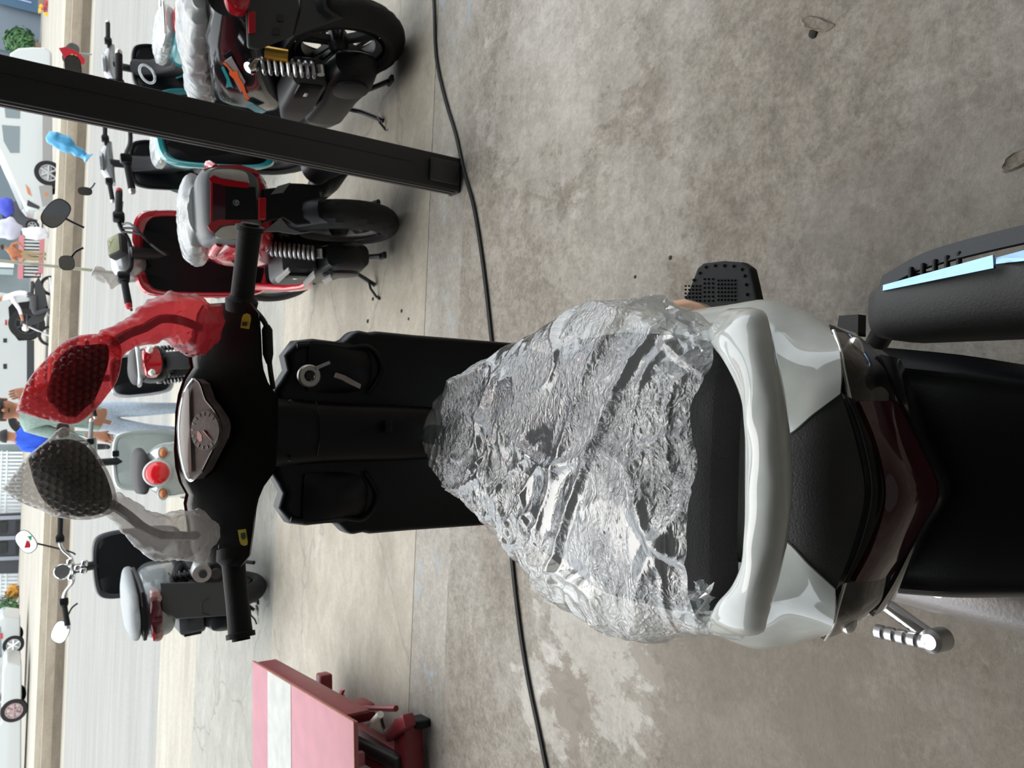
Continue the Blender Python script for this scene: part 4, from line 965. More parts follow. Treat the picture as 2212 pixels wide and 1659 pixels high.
body_loft(d, 'tail_housing', [(-.245, .112, .65, .79), (-.24, .13, .63, .812), (-.20, .142, .615, .838), (-.08, .142, .61, .84)], mat('satin_grey_housing', (.10, .105, .11), .35), 4.5)
yl = -.250
cl = [(455, 372), (468, 366), (505, 366), (530, 372), (537, 386), (536, 396), (500, 388), (470, 384), (455, 388)]
rl = [(451, 386), (462, 378), (480, 386), (536, 394), (539, 405), (533, 406), (490, 402), (466, 396), (455, 392)]
plate(d, 'indicator_lens', FD, cl, yl + .004, .02, CLEAR, rnd=1)
plate(d, 'tail_lamp', FD, rl, yl, .02, TAILRED)
plate(d, 'tail_lamp', FD, [(449, 488), (456, 480), (472, 474), (505, 475), (540, 478), (541, 486), (505, 484), (475, 488), (462, 502), (455, 498)], yl, .02, TAILRED)
plate(d, 'indicator_lens', FD, [(465, 504), (480, 491), (505, 487), (541, 489), (540, 508), (520, 516), (480, 515), (468, 512)], yl + .004, .02, CLEAR, rnd=1)
plate(d, 'lamp_bar', FD, [(457, 394), (487, 402), (487, 474), (456, 478)], yl + .002, .01, DARKRED)
plate(d, 'lamp_bar_rim', FD, [(456, 394), (460, 394), (459, 478), (455, 478)], yl - .002, .01, REFLECTOR)
plate(d, 'tail_plate', FD, [(487, 402), (552, 404), (556, 474), (487, 474)], yl + .003, .01, PLASTIC)
em = FD.y(510, 438, yl); e_ = ob('round_emblem', MB().lathe([(0, -.002), (.0125, -.002), (.0135, .004), (0, .004)], em, 'y', 24), PLASTIC_G, d)
ob('emblem_mark', MB().tube(circ(em + Vector((0, -.003, 0)), .009, 20, (1, 0, 0), (0, 0, 1)), .0009, 5, loop=True).tube([em + Vector((-.007, -.003, -.004)), em + Vector((0, -.003, .003)), em + Vector((.007, -.003, -.004))], .0009, 5), ALLOY, e_)
plate(d, 'reflector', FD, [(559, 427), (575, 427), (575, 473), (559, 473)], -.256, .03, REFLECTOR, bev=.002)
plate(d, 'tail_side_flap', FD, [(440, 365), (475, 356), (520, 356), (552, 366), (560, 376), (520, 368), (470, 366)], yl + .03, .03, RED)
mg = [(565, 400), (605, 398), (625, 394), (640, 398), (700, 404), (725, 412), (760, 430), (800, 470), (770, 478), (700, 492), (650, 505), (625, 494), (605, 475), (570, 490)]
plate(d, 'number_plate_hanger', FD, [(566, 408), (600, 404), (628, 395), (655, 396), (690, 400), (700, 470), (680, 482), (640, 486), (612, 470), (566, 482)], -.215, .015, PLASTIC, bev=.006)
plate(d, 'hanger_facet', FD, [(600, 402), (628, 394), (612, 416), (585, 420)], -.222, .006, PLASTIC_L)
plate(d, 'hanger_facet', FD, [(570, 500), (606, 470), (625, 493), (650, 502), (680, 500), (640, 506), (600, 500)], -.222, .006, PLASTIC_L)
SD = [(-.10, .07, .825, .845), (-.07, .12, .81, .86), (.05, .14, .79, .865), (.20, .14, .765, .85), (.30, .135, .745, .82), (.50, .10, .725, .80), (.58, .05, .73, .78)]
seat_on(d, cd, SEATV, SD); seat_film(d, 'milky film wrapped over the seat of the red scooter', MD, SD, 4)
for s in (-1, 1): ob('grab_handle', MB().tube(smooth_path([(s * .13, .02, .745), (s * .165, -.06, .775), (s * .165, -.14, .785), (s * .14, -.19, .77)], 5), .014, 10), RED, d)
for pts_ in (((655, 612), (678, 591), (681, 600), (658, 624)), ((695, 607), (714, 598), (718, 605), (704, 616)), ((595, 607), (623, 584), (627, 588), (601, 612))):
    ob('silver_flap', MB().prism([FD.x(x, y, -.238) for x, y in pts_], (.012, 0, 0)), ALLOY, d)
floorboard(d, cd); lsD = leg_shield(d, cd, w=.215, ztop=.97)
ob('red_badge', MB().rbox((-.03, .930, .66), (.022, .006, .045), .008), REFLECTOR, d)
for s in (-1, 1):
    ob('side_sill', MB().loft([sect(y, .020, z0, z1, 2.5, 16, s * cx) for y, cx, z0, z1 in ((.98, .16, .30, .50), (.80, .185, .23, .31), (.60, .195, .21, .28), (.50, .19, .24, .28), (.46, .185, .26, .27))]), RED, d, 50)
B = bars(d, cd, (0, 1.03, .99), .335, .04, .05, RUBBER, REDP); S = B['S']
ob('lcd_meter', MB().rbox((0, .985, 1.045), (.115, .05, .085), .012, Matrix.Rotation(math.radians(-45), 3, 'X')).xf(S), PLASTIC_G, d)
ob('lcd_screen', MB().rbox((0, .966, 1.062), (.10, .006, .065), .003, Matrix.Rotation(math.radians(-45), 3, 'X')).xf(S), LCD, d)
ob('headlight_shell', MB().ell((0, 1.12, .99), (.10, .085, .085), 24, 14).xf(S), SILVER, d)
for q in range(3):
    ob('control_cable', MB().tube(smooth_path([Vector((.16 - .02 * q, 1.02, 1.02)), Vector((.12 - .03 * q, .96, .98 - .02 * q)), Vector((.03, .99, .90)), Vector((0, 1.05, .82))], 6), .006, 8).xf(S), PLASTIC_L if q == 0 else CABM, d)
mirror_part(d, FD.y(182, 492, 1.09), FD.y(160, 482, 1.09), FD.y(121, 461, 1.08), .075, .048, (-.1, -1, .1), None, -.65)
mirror_part(d, FD.y(180, 535, 1.14), FD.y(162, 545, 1.14), FD.y(145, 568, 1.12), .036, .036, (-.1, -1, .3))
blw = FD.y(228, 598, 1.02)
tb_ = MB().tube(smooth_path([FD.y(200, 585, 1.0), FD.y(228, 598, 1.0), FD.y(252, 612, .98)], 6), [.03] * 13, 24)
for i, v in enumerate(tb_.v): tb_.v[i] = v + Vector((mnoise.noise(v * 40), mnoise.noise(v * 40 + Vector((5, 0, 0))), mnoise.noise(v * 40 + Vector((9, 0, 0))))) * .014
o = ob('bubble_wrap', tb_, GREYWRAP, None, 50); o.matrix_world = MD @ Matrix.Translation(o.location)
tag(o, 'small wad of clear wrap tied round the red scooter handlebar switch', 'bubble wrap')
cw = ob('chain_cord', MB().tube(smooth_path([(-.16, -.05, .72), (-.20, .0, .66), (-.185, .10, .62), (-.16, .2, .60)], 6), .006, 8), CABM, d)

# ---- black sporty scooter cut by the frame edge
MA = bike_matrix(1.455, 3.14, math.radians(8), math.radians(6)); FA = Frame(MA)
a = thing('motor_scooter', 'black sporty scooter with gold rear shock and orange and teal decals, cut by the frame', 'scooter', MA, 'parked bikes outside the shop')
ca = dict(body=GLOSSBLACK, R=.285, tw=.13, rim=DARKMETAL)
running_gear(a, ca); engine(a, ca); side_stand(a, ca); muffler(a, ca)
rear_guard(a, ca, -.01, .13)
sp = spring(a, FA.y(692, 152, -.15), FA.y(548, 140, -.10), .028, .007, 9, STEEL)
ob('gold_reservoir', MB().tube([FA.y(622, 122, -.16), FA.y(572, 114, -.14)], .026, 18), GOLD, sp)
ob('shock_top_cap', MB().tube([FA.y(536, 150, -.11), FA.y(540, 148, -.11), FA.y(549, 138, -.10), FA.y(553, 136, -.10)], [.015, .026, .026, .015], 16), CHROME, sp)
SA = [(-.20, .06, .86, .885), (-.17, .10, .85, .90), (.0, .135, .82, .905), (.18, .14, .79, .885), (.28, .135, .76, .845), (.50, .10, .72, .82), (.60, .05, .72, .78)]
body_loft(a, 'body_panel', [(-.26, .06, .70, .80), (-.24, .11, .66, .85), (-.10, .155, .62, .86), (.10, .165, .54, .83), (.35, .16, .42, .78), (.58, .11, .36, .70), (.66, .05, .40, .6)], GLOSSBLACK, 3.4)
seat_on(a, ca, SEATV, SA); seat_film(a, 'milky film wrapped over the seat of the black sporty scooter', MA, SA, 8)
ob('tail_lamp', MB().loft([sect(y, hw, .70, .80, 3, 20) for y, hw in ((-.285, .06), (-.275, .09), (-.22, .115))]), TAILRED, a, 50)
plate(a, 'number_plate_hanger', FA, [(530, 0), (560, -60), (640, -60), (648, 18), (632, 76), (560, 104), (535, 100)], -.26, .02, PLASTIC_G, bev=.008)
plate(a, 'reflector', FA, [(537, 26), (552, 24), (552, 70), (537, 70)], -.268, .012, REFLECTOR, bev=.002)
plate(a, 'hanger_slot', FA, [(600, 30), (614, 32), (612, 46), (598, 44)], -.264, .01, INK); plate(a, 'hanger_slot', FA, [(592, 58), (606, 60), (604, 74), (588, 74)], -.264, .01, INK)
plate(a, 'rear_flap', FA, [(648, -60), (744, -60), (744, 38), (680, 60), (632, 78), (648, 18)], -.255, .012, PLASTIC_G, bev=.006)
DG = mat('grey_decal', (.25, .25, .25), .4)
def flank(px, py, off=-.004): return FA.x(px, py, -.172) + Vector((off, 0, 0))
for nm, pts, m in (('grey_decal', [(485, 132), (500, 122), (530, 175), (520, 200), (505, 170)], DG), ('orange_decal', [(480, 134), (487, 133), (503, 152), (512, 150), (516, 165), (526, 180), (532, 200), (539, 212), (532, 214), (520, 190), (508, 172), (495, 158), (497, 148)], ORANGE), ('teal_decal', [(478, 146), (484, 144), (494, 165), (504, 190), (498, 186), (488, 188), (490, 172)], TEAL), ('teal_stripe', [(530, 228), (548, 224), (575, 240), (560, 246)], TEAL)):
    ob(nm, MB().prism([flank(x, y, -.003 if nm != 'orange_decal' else -.005) for x, y in pts], (.004, 0, 0)), m, a)
floorboard(a, ca); leg_shield(a, dict(body=TEAL), w=.2, ztop=.9); bars(a, ca, (0, 1.06, 1.02), .34, .03)
mirror_part(a, (.2, 1.06, 1.05), (.24, 1.08, 1.16), (.27, 1.05, 1.24), .06, .036)

# ---- two silver-grey step-through bikes farther back
def step_through(M, label, mir_kind, film_label, seed, tealside):
    r = thing('step_through_bike', label, 'motorbike', M, 'parked bikes outside the shop'); Fr = Frame(M)
    c = dict(body=TEAL, R=.28, tw=.08, rim=ALLOY, steer=math.radians(15))
    running_gear(r, c); side_stand(r, c); muffler(r, c, ALLOY); rear_guard(r, c, -.01, .08)
    ob('engine_block', MB().rbox((0, .55, .33), (.20, .34, .22), .04), DARKMETAL, r)
    ob('swing_arm', MB().tube([(-.09, 0, .28), (-.09, .42, .34)], .02, 8).tube([(.09, 0, .28), (.09, .42, .34)], .02, 8), DARKMETAL, r)
    spring(r, (-.12, 0, .30), (-.12, .06, .60), .024, .005, 10, STEEL); spring(r, (.12, 0, .30), (.12, .06, .60), .024, .005, 10, STEEL)
    body_loft(r, 'body_panel', [(-.24, .06, .62, .70), (-.20, .10, .58, .73), (.0, .13, .52, .73), (.30, .13, .46, .70), (.55, .09, .42, .62)], TEAL, 3)
    body_loft(r, 'frame_tunnel', [(.50, .07, .40, .62), (.75, .06, .42, .60), (.95, .07, .50, .74), (1.02, .07, .60, .86)], PLASTIC, 3)
    st = [(-.22, .06, .74, .76), (-.18, .10, .73, .785), (.0, .125, .72, .795), (.25, .125, .70, .775), (.45, .10, .68, .755), (.52, .05, .69, .73)]
    seat_on(r, c, SEATG, st); seat_film(r, film_label, M, st, seed, .014)
    ob('grab_rail', MB().tube(smooth_path([(-.12, .12, .74), (-.15, -.02, .77), (-.15, -.20, .79), (-.09, -.29, .79), (.09, -.29, .79), (.15, -.20, .79), (.15, -.02, .77), (.12, .12, .74)], 5), .011, 10), CHROME, r)
    ob('tail_lamp', MB().loft([sect(y, hw, .635, .73, 3, 20) for y, hw in ((-.30, .05), (-.285, .085), (-.22, .10))]), TAILRED, r, 50)
    ob('paper_tag', MB().rbox((-.06, -.30, .60), (.05, .004, .12), .001, Matrix.Rotation(.2, 3, 'Y')), mat('manila_tag', (.48, .36, .20), .8), r)
    leg_shield(r, dict(body=PLASTIC), w=.19, ztop=.84)
    b = bars(r, c, (0, 1.06, .98), .33, .02, .05, RUBBER, STEEL, SILVER); S_ = b['S']
    ob('meter', MB().loft([[Vector((x * .075, 1.04 + y * .05, 1.035 + z)) for x, y in [(math.cos(t), math.sin(t)) for t in [2 * math.pi * k / 24 for k in range(24)]]] for z in (.0, .018)]).xf(S_), SILVER, b['cover'])
    ob('meter_dial', MB().loft([[Vector((x * .052, 1.035 + y * .034, 1.053 + z)) for x, y in [(math.cos(t), math.sin(t)) for t in [2 * math.pi * k / 24 for k in range(24)]]] for z in (.0, .004)]).xf(S_), mat('pale_dial', (.62, .68, .68), .15, coat=.6), b['cover'])
    return r, Fr
MC_ = bike_matrix(1.645, 5.74, math.radians(-3.4), math.radians(6)); rc, FC = step_through(MC_, 'silver-grey step-through bike with a blue-bagged mirror behind the black post', 'c', 'milky film wrapped over the seat of the bike with the blue-bagged mirror', 12, 1)
mirror_part(rc, FC.y(205, 395, 1.10), FC.y(198, 405, 1.10), FC.y(184, 413, 1.10), .032, .05, (-.2, -1, .2))
MB_ = bike_matrix(2.453, 5.864, math.radians(-3.4), math.radians(6)); rb, FB = step_through(MB_, 'silver-grey step-through bike with a red sticker on its mirror behind the black sporty scooter', 'b', 'milky film wrapped over the seat of the bike with the red mirror sticker', 15, 1)
# blue bag on the mirror
bag = [FC.y(x, y, 1.10) for x, y in ((104, 290), (118, 300), (135, 308), (152, 318), (170, 328), (184, 337), (190, 342))]
g_ = MB().tube(smooth_path(bag, 6), [interp([(0, .02), (.12, .055), (.4, .06), (.6, .038), (.85, .026), (.92, .034), (1, .05)], i / 36)[0] for i in range(37)], 30)
for i, v in enumerate(g_.v): g_.v[i] = v + Vector((mnoise.noise(v * 22), mnoise.noise(v * 22 + Vector((5, 0, 0))), mnoise.noise(v * 22 + Vector((9, 0, 0))))) * .016
o = ob('plastic_bag', g_, mat('blue_polythene', (.10, .42, .72), .35, trans=.0, bump=.3, scale=60), None, 50); o.matrix_world = MC_ @ Matrix.Translation(o.location)
tag(o, 'bright blue plastic bag pulled over the silver bike mirror', 'bag')
# sticker mirror of the other one
mk = mirror_part(rb, FB.y(198, 118, 1.10), FB.y(190, 117, 1.10), FB.y(153, 116, 1.10), .085, .05, (-.15, -1, .1), SILVER, -.45)
ob('red_sticker', MB().prism([FB.y(x, y, 1.085) for x, y in ((127, 104), (142, 101), (168, 112), (184, 128), (182, 139), (160, 138), (142, 130))], (0, .002, 0)), REDP, mk)
for k, (pts_) in enumerate((((150, 128), (154, 116), (158, 117), (155, 131)), ((160, 131), (162, 118), (166, 120), (164, 134)))):
    ob('yellow_lettering', MB().prism([FB.y(x, y, 1.082) for x, y in pts_], (0, .001, 0)), mat('yellow_print', (.75, .55, .05), .5), mk)
lk_ = thing('wire_lock', 'clear looped plastic lock hanging beside the black sporty scooter seat', 'lock', MB_)
ob('lock_loop', MB().tube(circ(FB.y(318, 160, .2), .06, 24, (1, 0, .2), (.1, 0, .8)), .009, 8, loop=True), mat('clear_hard_plastic', (.7, .74, .76), .1, trans=.6), lk_)

# ---- bike glimpsed under the red-wrapped mirror
ME = bike_matrix(.114, 6.585, math.radians(5.7), math.radians(7)); FE = Frame(ME)
r = thing('step_through_bike', 'black and silver step-through bike with red tail lamp seen below the red-wrapped mirror', 'motorbike', ME, 'parked bikes outside the shop')
c = dict(body=SILVER, R=.28, tw=.08, rim=ALLOY)
running_gear(r, c); side_stand(r, c); muffler(r, c, ALLOY); rear_guard(r, c, -.01, .10); spring(r, (-.13, 0, .30), (-.13, .06, .60), .026, .005, 10, STEEL); spring(r, (.13, 0, .30), (.13, .06, .60), .026, .005, 10, STEEL)
ob('engine_block', MB().rbox((0, .55, .33), (.20, .34, .22), .04), DARKMETAL, r)
body_loft(r, 'body_panel', [(-.22, .08, .60, .72), (-.18, .12, .57, .75), (.0, .14, .52, .76), (.30, .13, .46, .72), (.55, .09, .42, .62)], PLASTIC, 3)
seat_on(r, c, SEATV)
ob('grab_rail', MB().tube(smooth_path([(-.13, .12, .73), (-.16, -.05, .76), (-.15, -.24, .78), (-.08, -.31, .78), (.08, -.31, .78), (.15, -.24, .78), (.16, -.05, .76), (.13, .12, .73)], 5), .016, 10), SILVER, r)
tl = ob('tail_lamp', MB().loft([sect(y, hw, .62, .745, 3, 20) for y, hw in ((-.29, .07), (-.275, .105), (-.2, .12))]), TAILRED, r, 50)
for s in (-1, 1): ob('indicator_lens', MB().ell((s * .082, -.275, .695), (.03, .03, .028)), CLEAR, tl)
ob('number_plate_hanger', MB().rbox((0, -.24, .50), (.14, .02, .16), .008, Matrix.Rotation(-.3, 3, 'X')), PLASTIC_G, r)
leg_shield(r, dict(body=SILVER), w=.19, ztop=.84); bars(r, c, (0, 1.06, .98), .33, .02)

# ---- pale mint retro scooter
MFm = bike_matrix(-.672, 5.827, math.radians(2.1), math.radians(3)); FF = Frame(MFm)
r = thing('motor_scooter', 'pale mint retro scooter with a single round red tail lamp', 'scooter', MFm, 'parked bikes outside the shop')
c = dict(body=MINT, R=.23, tw=.10, rim=ALLOY)
running_gear(r, c); engine(r, dict(engine=ALLOY)); side_stand(r, c); muffler(r, c); rear_guard(r, c)
body_loft(r, 'body_panel', [(-.26, .10, .50, .68), (-.24, .15, .44, .735), (-.12, .185, .38, .76), (.08, .19, .36, .75), (.30, .17, .36, .73), (.52, .11, .34, .70), (.60, .05, .36, .6)], MINT, 2.6)
seat_on(r, c, SEATV, [(-.21, .10, .75, .79), (-.18, .14, .745, .825), (.0, .155, .73, .845), (.25, .15, .71, .82), (.45, .11, .69, .79), (.55, .05, .69, .75)])
bz = FF.y(340, 1022, -.262)
tl = ob('tail_lamp', MB().ell(bz, (.075, .05, .075), 28, 16), mat('bright_red_lens', (.80, .012, .02), .1, coat=.8), r)
ob('lamp_ring', MB().tube(circ(bz + Vector((0, .006, 0)), .08, 32, (1, 0, 0), (0, 0, 1)), .010, 8, loop=True), mat('white_lamp_ring', (.78, .80, .78), .15, coat=.8), tl)
for s in (-1, 1):
    w_ = FF.y(352, 1022 - s * 44, -.245)
    ob('indicator_lens', MB().ell(w_, (.034, .03, .024)), AMBER, r); ob('indicator_ring', MB().tube([w_ + Vector((.04 * math.cos(t), -.005, .03 * math.sin(t))) for t in [2 * math.pi * k / 20 for k in range(20)]], .005, 6, loop=True), MINT, r)
floorboard(r, c); leg_shield(r, c, w=.24, ztop=.86, inner=MINT)
ob('glove_hook', MB().rbox(FF.y(250, 980, .93), (.05, .02, .05), .012), PLASTIC, r)
bars(r, c, (0, 1.03, 1.0), .33, .02, .04, mat('grey_grip', (.30, .33, .33), .6), CHROME, MINT, w0=.2)
mirror_part(r, (.2, 1.05, 1.03), (.24, 1.06, 1.12), (.27, 1.05, 1.2), .06, .045, shell=CHROME); mirror_part(r, (-.2, 1.05, 1.03), (-.24, 1.06, 1.12), (-.27, 1.05, 1.2), .06, .045, shell=CHROME)

# ---- dark bike with chrome handlebar beyond the left grip
MG = bike_matrix(-1.451, 5.36, math.radians(-.9), math.radians(5)) @ Matrix.Scale(1.13, 4); FG = Frame(MG)
r = thing('motor_scooter', 'dark grey scooter with bare chrome handlebar beyond the pink lift table', 'scooter', MG, 'parked bikes outside the shop')
c = dict(body=GREYPAINT, R=.25, tw=.12, rim=DARKMETAL, steer=math.radians(22))
running_gear(r, c); engine(r, c); side_stand(r, c); rear_guard(r, c); muffler(r, c, PLASTIC)
spring(r, (.12, .02, .32), (.11, .08, .62), .028, .006, 9, DARKMETAL)
body_loft(r, 'body_panel', [(-.24, .08, .60, .68), (-.20, .13, .54, .72), (-.05, .15, .52, .72), (.2, .16, .46, .72), (.45, .13, .40, .68), (.60, .07, .40, .6)], GREYPAINT, 3.2)
seat_on(r, c, SEATG, [(-.24, .07, .72, .75), (-.20, .13, .71, .775), (.0, .15, .70, .79), (.25, .15, .69, .78), (.45, .12, .68, .76), (.55, .06, .69, .74)])
ob('seat_base', MB().loft([sect(y, hw, .685, .715, 4, 24) for y, hw in ((-.25, .07), (-.21, .135), (.0, .155), (.3, .15))]), PLASTIC, r)
tlg = ob('tail_lamp', MB().loft([sect(y, hw, .615, .675, 3, 20) for y, hw in ((-.275, .05), (-.26, .10), (-.2, .12))]), DARKRED, r, 50)
for s in (-1, 1): ob('indicator_lens', MB().loft([sect(y, hw, .612, .672, 2.6, 16, s * .10) for y, hw in ((-.262, .02), (-.25, .038), (-.2, .04))]), mat('smoky_pink_lens', (.30, .17, .16), .15, coat=.6), tlg)
ob('lamp_edge', MB().rbox((-.10, -.268, .662), (.05, .01, .012), .003), TAILRED, tlg)
gm = FG.y(437, 1237, -.25)
gmo = ob('silencer', MB().tube([(gm.x, .15, gm.z - .10), (gm.x, 0, gm.z - .05), (gm.x, -.20, gm.z), (gm.x, -.27, gm.z + .005)], [.035, .052, .055, .05], 24), STEEL, r)
ob('silencer_tip', MB().tube([(gm.x, -.265, gm.z), (gm.x, -.29, gm.z + .002)], .022, 16), INK, gmo)
plate(r, 'number_plate_hanger', FG, [(345, 1260), (500, 1256), (500, 1330), (380, 1338), (350, 1320)], -.25, .015, PLASTIC_G, bev=.006)
plate(r, 'reflector', FG, [(327, 1290), (340, 1290), (340, 1324), (327, 1322)], -.262, .01, REFLECTOR)
leg_shield(r, dict(body=PLASTIC_G), w=.23, ztop=.88); floorboard(r, c)
b = bars(r, c, (0, 1.06, 1.0), .36, .06, .05, RUBBER, STEEL, None, True); S_ = b['S']
for k, (x, y, z) in enumerate(((-.05, 1.05, 1.01), (.05, 1.05, 1.01), (0, 1.03, .97), (.02, 1.0, .93), (-.03, 1.0, .94))): ob('bar_clamp', MB().rbox((x, y, z), (.04, .05, .045), .012).xf(S_), CHROME, r)
ob('round_meter', lathe_bit((.0, 1.10, 1.06), .05, .05).xf(S_), CHROME, r)
m1 = mirror_part(r, FG.y(163, 1198, 1.14), FG.y(145, 1190, 1.14), FG.y(57, 1170, 1.12), .08, .055, (.1, -1, .55), None, .6)
for nm, pts_, m in (('red_sticker', ((52, 1184), (58, 1165), (70, 1183)), REDP), ('green_sticker', ((58, 1158), (68, 1158), (80, 1172), (76, 1180)), mat('green_print', (.05, .42, .16), .4))): ob(nm, MB().prism([FG.y(x, y, 1.10) for x, y in pts_], (0, .002, 0)), m, m1)
m2 = mirror_part(r, FG.y(168, 1303, .99), FG.y(152, 1318, .99), FG.y(131, 1365, .97), .075, .055, (.1, -1, .62), None, -.5)
ob('foot_peg', MB().rbox((-.26, .42, .40), (.09, .10, .05), .015), PLASTIC_L, r)
# ------------------------------------------------------------------ pink lift table
PINK = mat('faded_red_paint', (.37, .115, .15), .42, var=.10, scale=9)
PINK_D = mat('dark_red_steel', (.20, .022, .030), .4, var=.15, scale=20)
A_, B_ = atz(545, 1428, .30), atz(765, 1560, .30)
dirv = (A_ - B_); ang = math.atan2(-dirv.x, dirv.y); LT = dirv.length
gB = gz(B_.y); MT = Matrix.Translation((B_.x, B_.y, 0)) @ Matrix.Rotation(ang, 4, 'Z')
FT_ = Frame(MT)
t = thing('lift_table', 'faded red lift table with a white stripe across its flat top', 'lift table', MT)
W_ = .66
tp = ob('table_top', MB().rbox((-W_ / 2, LT / 2, .292), (W_, LT, .016), .004), PINK, t)
s0, s1 = FT_.z(578, 1450, .301).y, FT_.z(628, 1480, .301).y
ob('white_stripe', MB().box((-W_ / 2, (s0 + s1) / 2, .3008), (W_ - .004, s0 - s1, .0012)), mat('scuffed_white_paint', (.42, .42, .40), .6, var=.12, scale=14), tp)
ob('rust_edge', MB().tube([(0.001, .004, .299), (0.001, LT - .004, .299)], .003, 6).tube([(0.001, .003, .299), (-W_, .003, .299)], .003, 6), mat('rust', (.30, .11, .05), .8, var=.3), tp)
ob('side_skirt', MB().rbox((-.012, LT / 2 + .06, .235), (.012, LT - .14, .10), .003), PINK_D, t)
ob('side_skirt', MB().rbox((-W_ + .012, LT / 2 + .06, .235), (.012, LT - .14, .10), .003), PINK_D, t)
for x in (-.24, -W_ + .12):
    ob('scissor_arm', MB().rbox((x, LT / 2, .16), (.03, LT * .8, .05), .005, Matrix.Rotation(.10, 3, 'X')), PINK_D, t)
    ob('base_rail', MB().rbox((x, LT / 2 - .02, .012), (.06, LT - .25, .05), .006), PINK_D, t)
ob('cross_beam', MB().rbox((-W_ / 2, .06, .06), (W_ - .1, .10, .08), .01), PINK_D, t)
ob('cross_beam', MB().rbox((-W_ / 2, LT - .3, .04), (W_ - .1, .08, .06), .01), PINK_D, t)
pd = ob('foot_pedal', MB().prism([FT_.z(x, y, .15) for x, y in ((702, 1486), (738, 1502), (741, 1488), (746, 1490), (735, 1518), (728, 1520))], (0, 0, .012)), mat('pink_pedal_paint', (.50, .13, .16), .4), t)
ob('pedal_link', MB().tube([FT_.z(740, 1505, .14), FT_.z(752, 1530, .10), Vector((-.02, .12, .08))], .012, 8), PINK_D, pd)
bx = FT_.z(775, 1535, .09); ob('pump_housing', MB().rbox(bx, (.075, .13, .11), .02), PINK_D, t)
lv = ob('lever_arm', MB().tube([FT_.z(830, 1580, .06), FT_.z(822, 1545, .16)], .007, 8), DARKMETAL, t)
ob('white_handle', MB().tube([FT_.z(822, 1543, .17), FT_.z(800, 1566, .17)], .013, 12), mat('white_plastic', (.72, .70, .64), .5), lv)
ob('caster_wheel', lathe_bit((-.06, .03, .02), .045, .03, 'x'), RUBBER, t); ob('caster_wheel', lathe_bit((-W_ + .06, .03, .02), .045, .03, 'x'), RUBBER, t)
ob('pump_arm', MB().rbox((-.07, .05, .10), (.05, .20, .05), .01, Matrix.Rotation(.5, 3, 'Z')), PINK_D, t)
ob('ram_cylinder', MB().tube([(-.20, .04, .10), (-.20, .4, .14)], .03, 14), DARKMETAL, t)
ob('end_lug', MB().rbox(FT_.z(772, 1640, .23), (.05, .035, .05), .006), PINK, t)

# ------------------------------------------------------------------ people
def figure(name, label, verts, edges, radii, paint, mats, M=None):
    me = bpy.data.meshes.new(name + '_rig'); me.from_pydata([tuple(v) for v in verts], edges, []); me.update()
    o = bpy.data.objects.new(name + '_rig', me); COL.objects.link(o)
    sk = o.modifiers.new('skin', 'SKIN'); sk.use_smooth_shade = True
    ly = me.skin_vertices[0].data
    for i, r in enumerate(radii): ly[i].radius = (r if isinstance(r, tuple) else (r, r))
    ly[0].use_root = True
    sb = o.modifiers.new('sub', 'SUBSURF'); sb.levels = 2; sb.render_levels = 2
    dg = bpy.context.evaluated_depsgraph_get(); dg.update(); ev = o.evaluated_get(dg); nm = bpy.data.meshes.new_from_object(ev)
    bpy.data.objects.remove(o)
    nm.name = name; nm.materials.clear()
    for m in mats: nm.materials.append(m)
    for p in nm.polygons: p.material_index = paint(p.center); p.use_smooth = True
    b = bpy.data.objects.new(name, nm); COL.objects.link(b); return tag(b, label, 'person', 'people in the street')
def hair_cap(p, c, r, m=None):
    c = Vector(c); mb = MB(); rings = []
    for i in range(0, 7):
        a = math.pi * (.02 + .52 * i / 6); rings.append([c + Vector((math.sin(a) * math.cos(t) * r * 1.06, math.sin(a) * math.sin(t) * r * 1.08, math.cos(a) * r * 1.12)) + Vector((0, 0, 0 if math.sin(t) < .3 else 0)) for t in [2 * math.pi * k / 18 for k in range(18)]])
    mb.loft(rings); o = ob('hair', mb, m or HAIR, None, 60); o.matrix_parent_inverse = p.matrix_world.inverted(); o.parent = p
def hand(p0, d, r=.018):       # wrist -> four short fingers and a thumb, as extra rig branches
    d = Vector(d).normalized(); u = d.cross(Vector((0, 0, 1)));  u = u.normalized() if u.length > .1 else Vector((1, 0, 0))
    vs, es = [Vector(p0) + d * .07], []
    for k, (o_, l) in enumerate(((-.03, .06), (-.01, .075), (.01, .075), (.03, .06))): vs += [vs[0] + u * o_ + d * .02, vs[0] + u * o_ * 1.2 + d * (.02 + l)]
    vs += [Vector(p0) + u * -.045 + d * .05, Vector(p0) + u * -.055 + d * .09]
    return vs
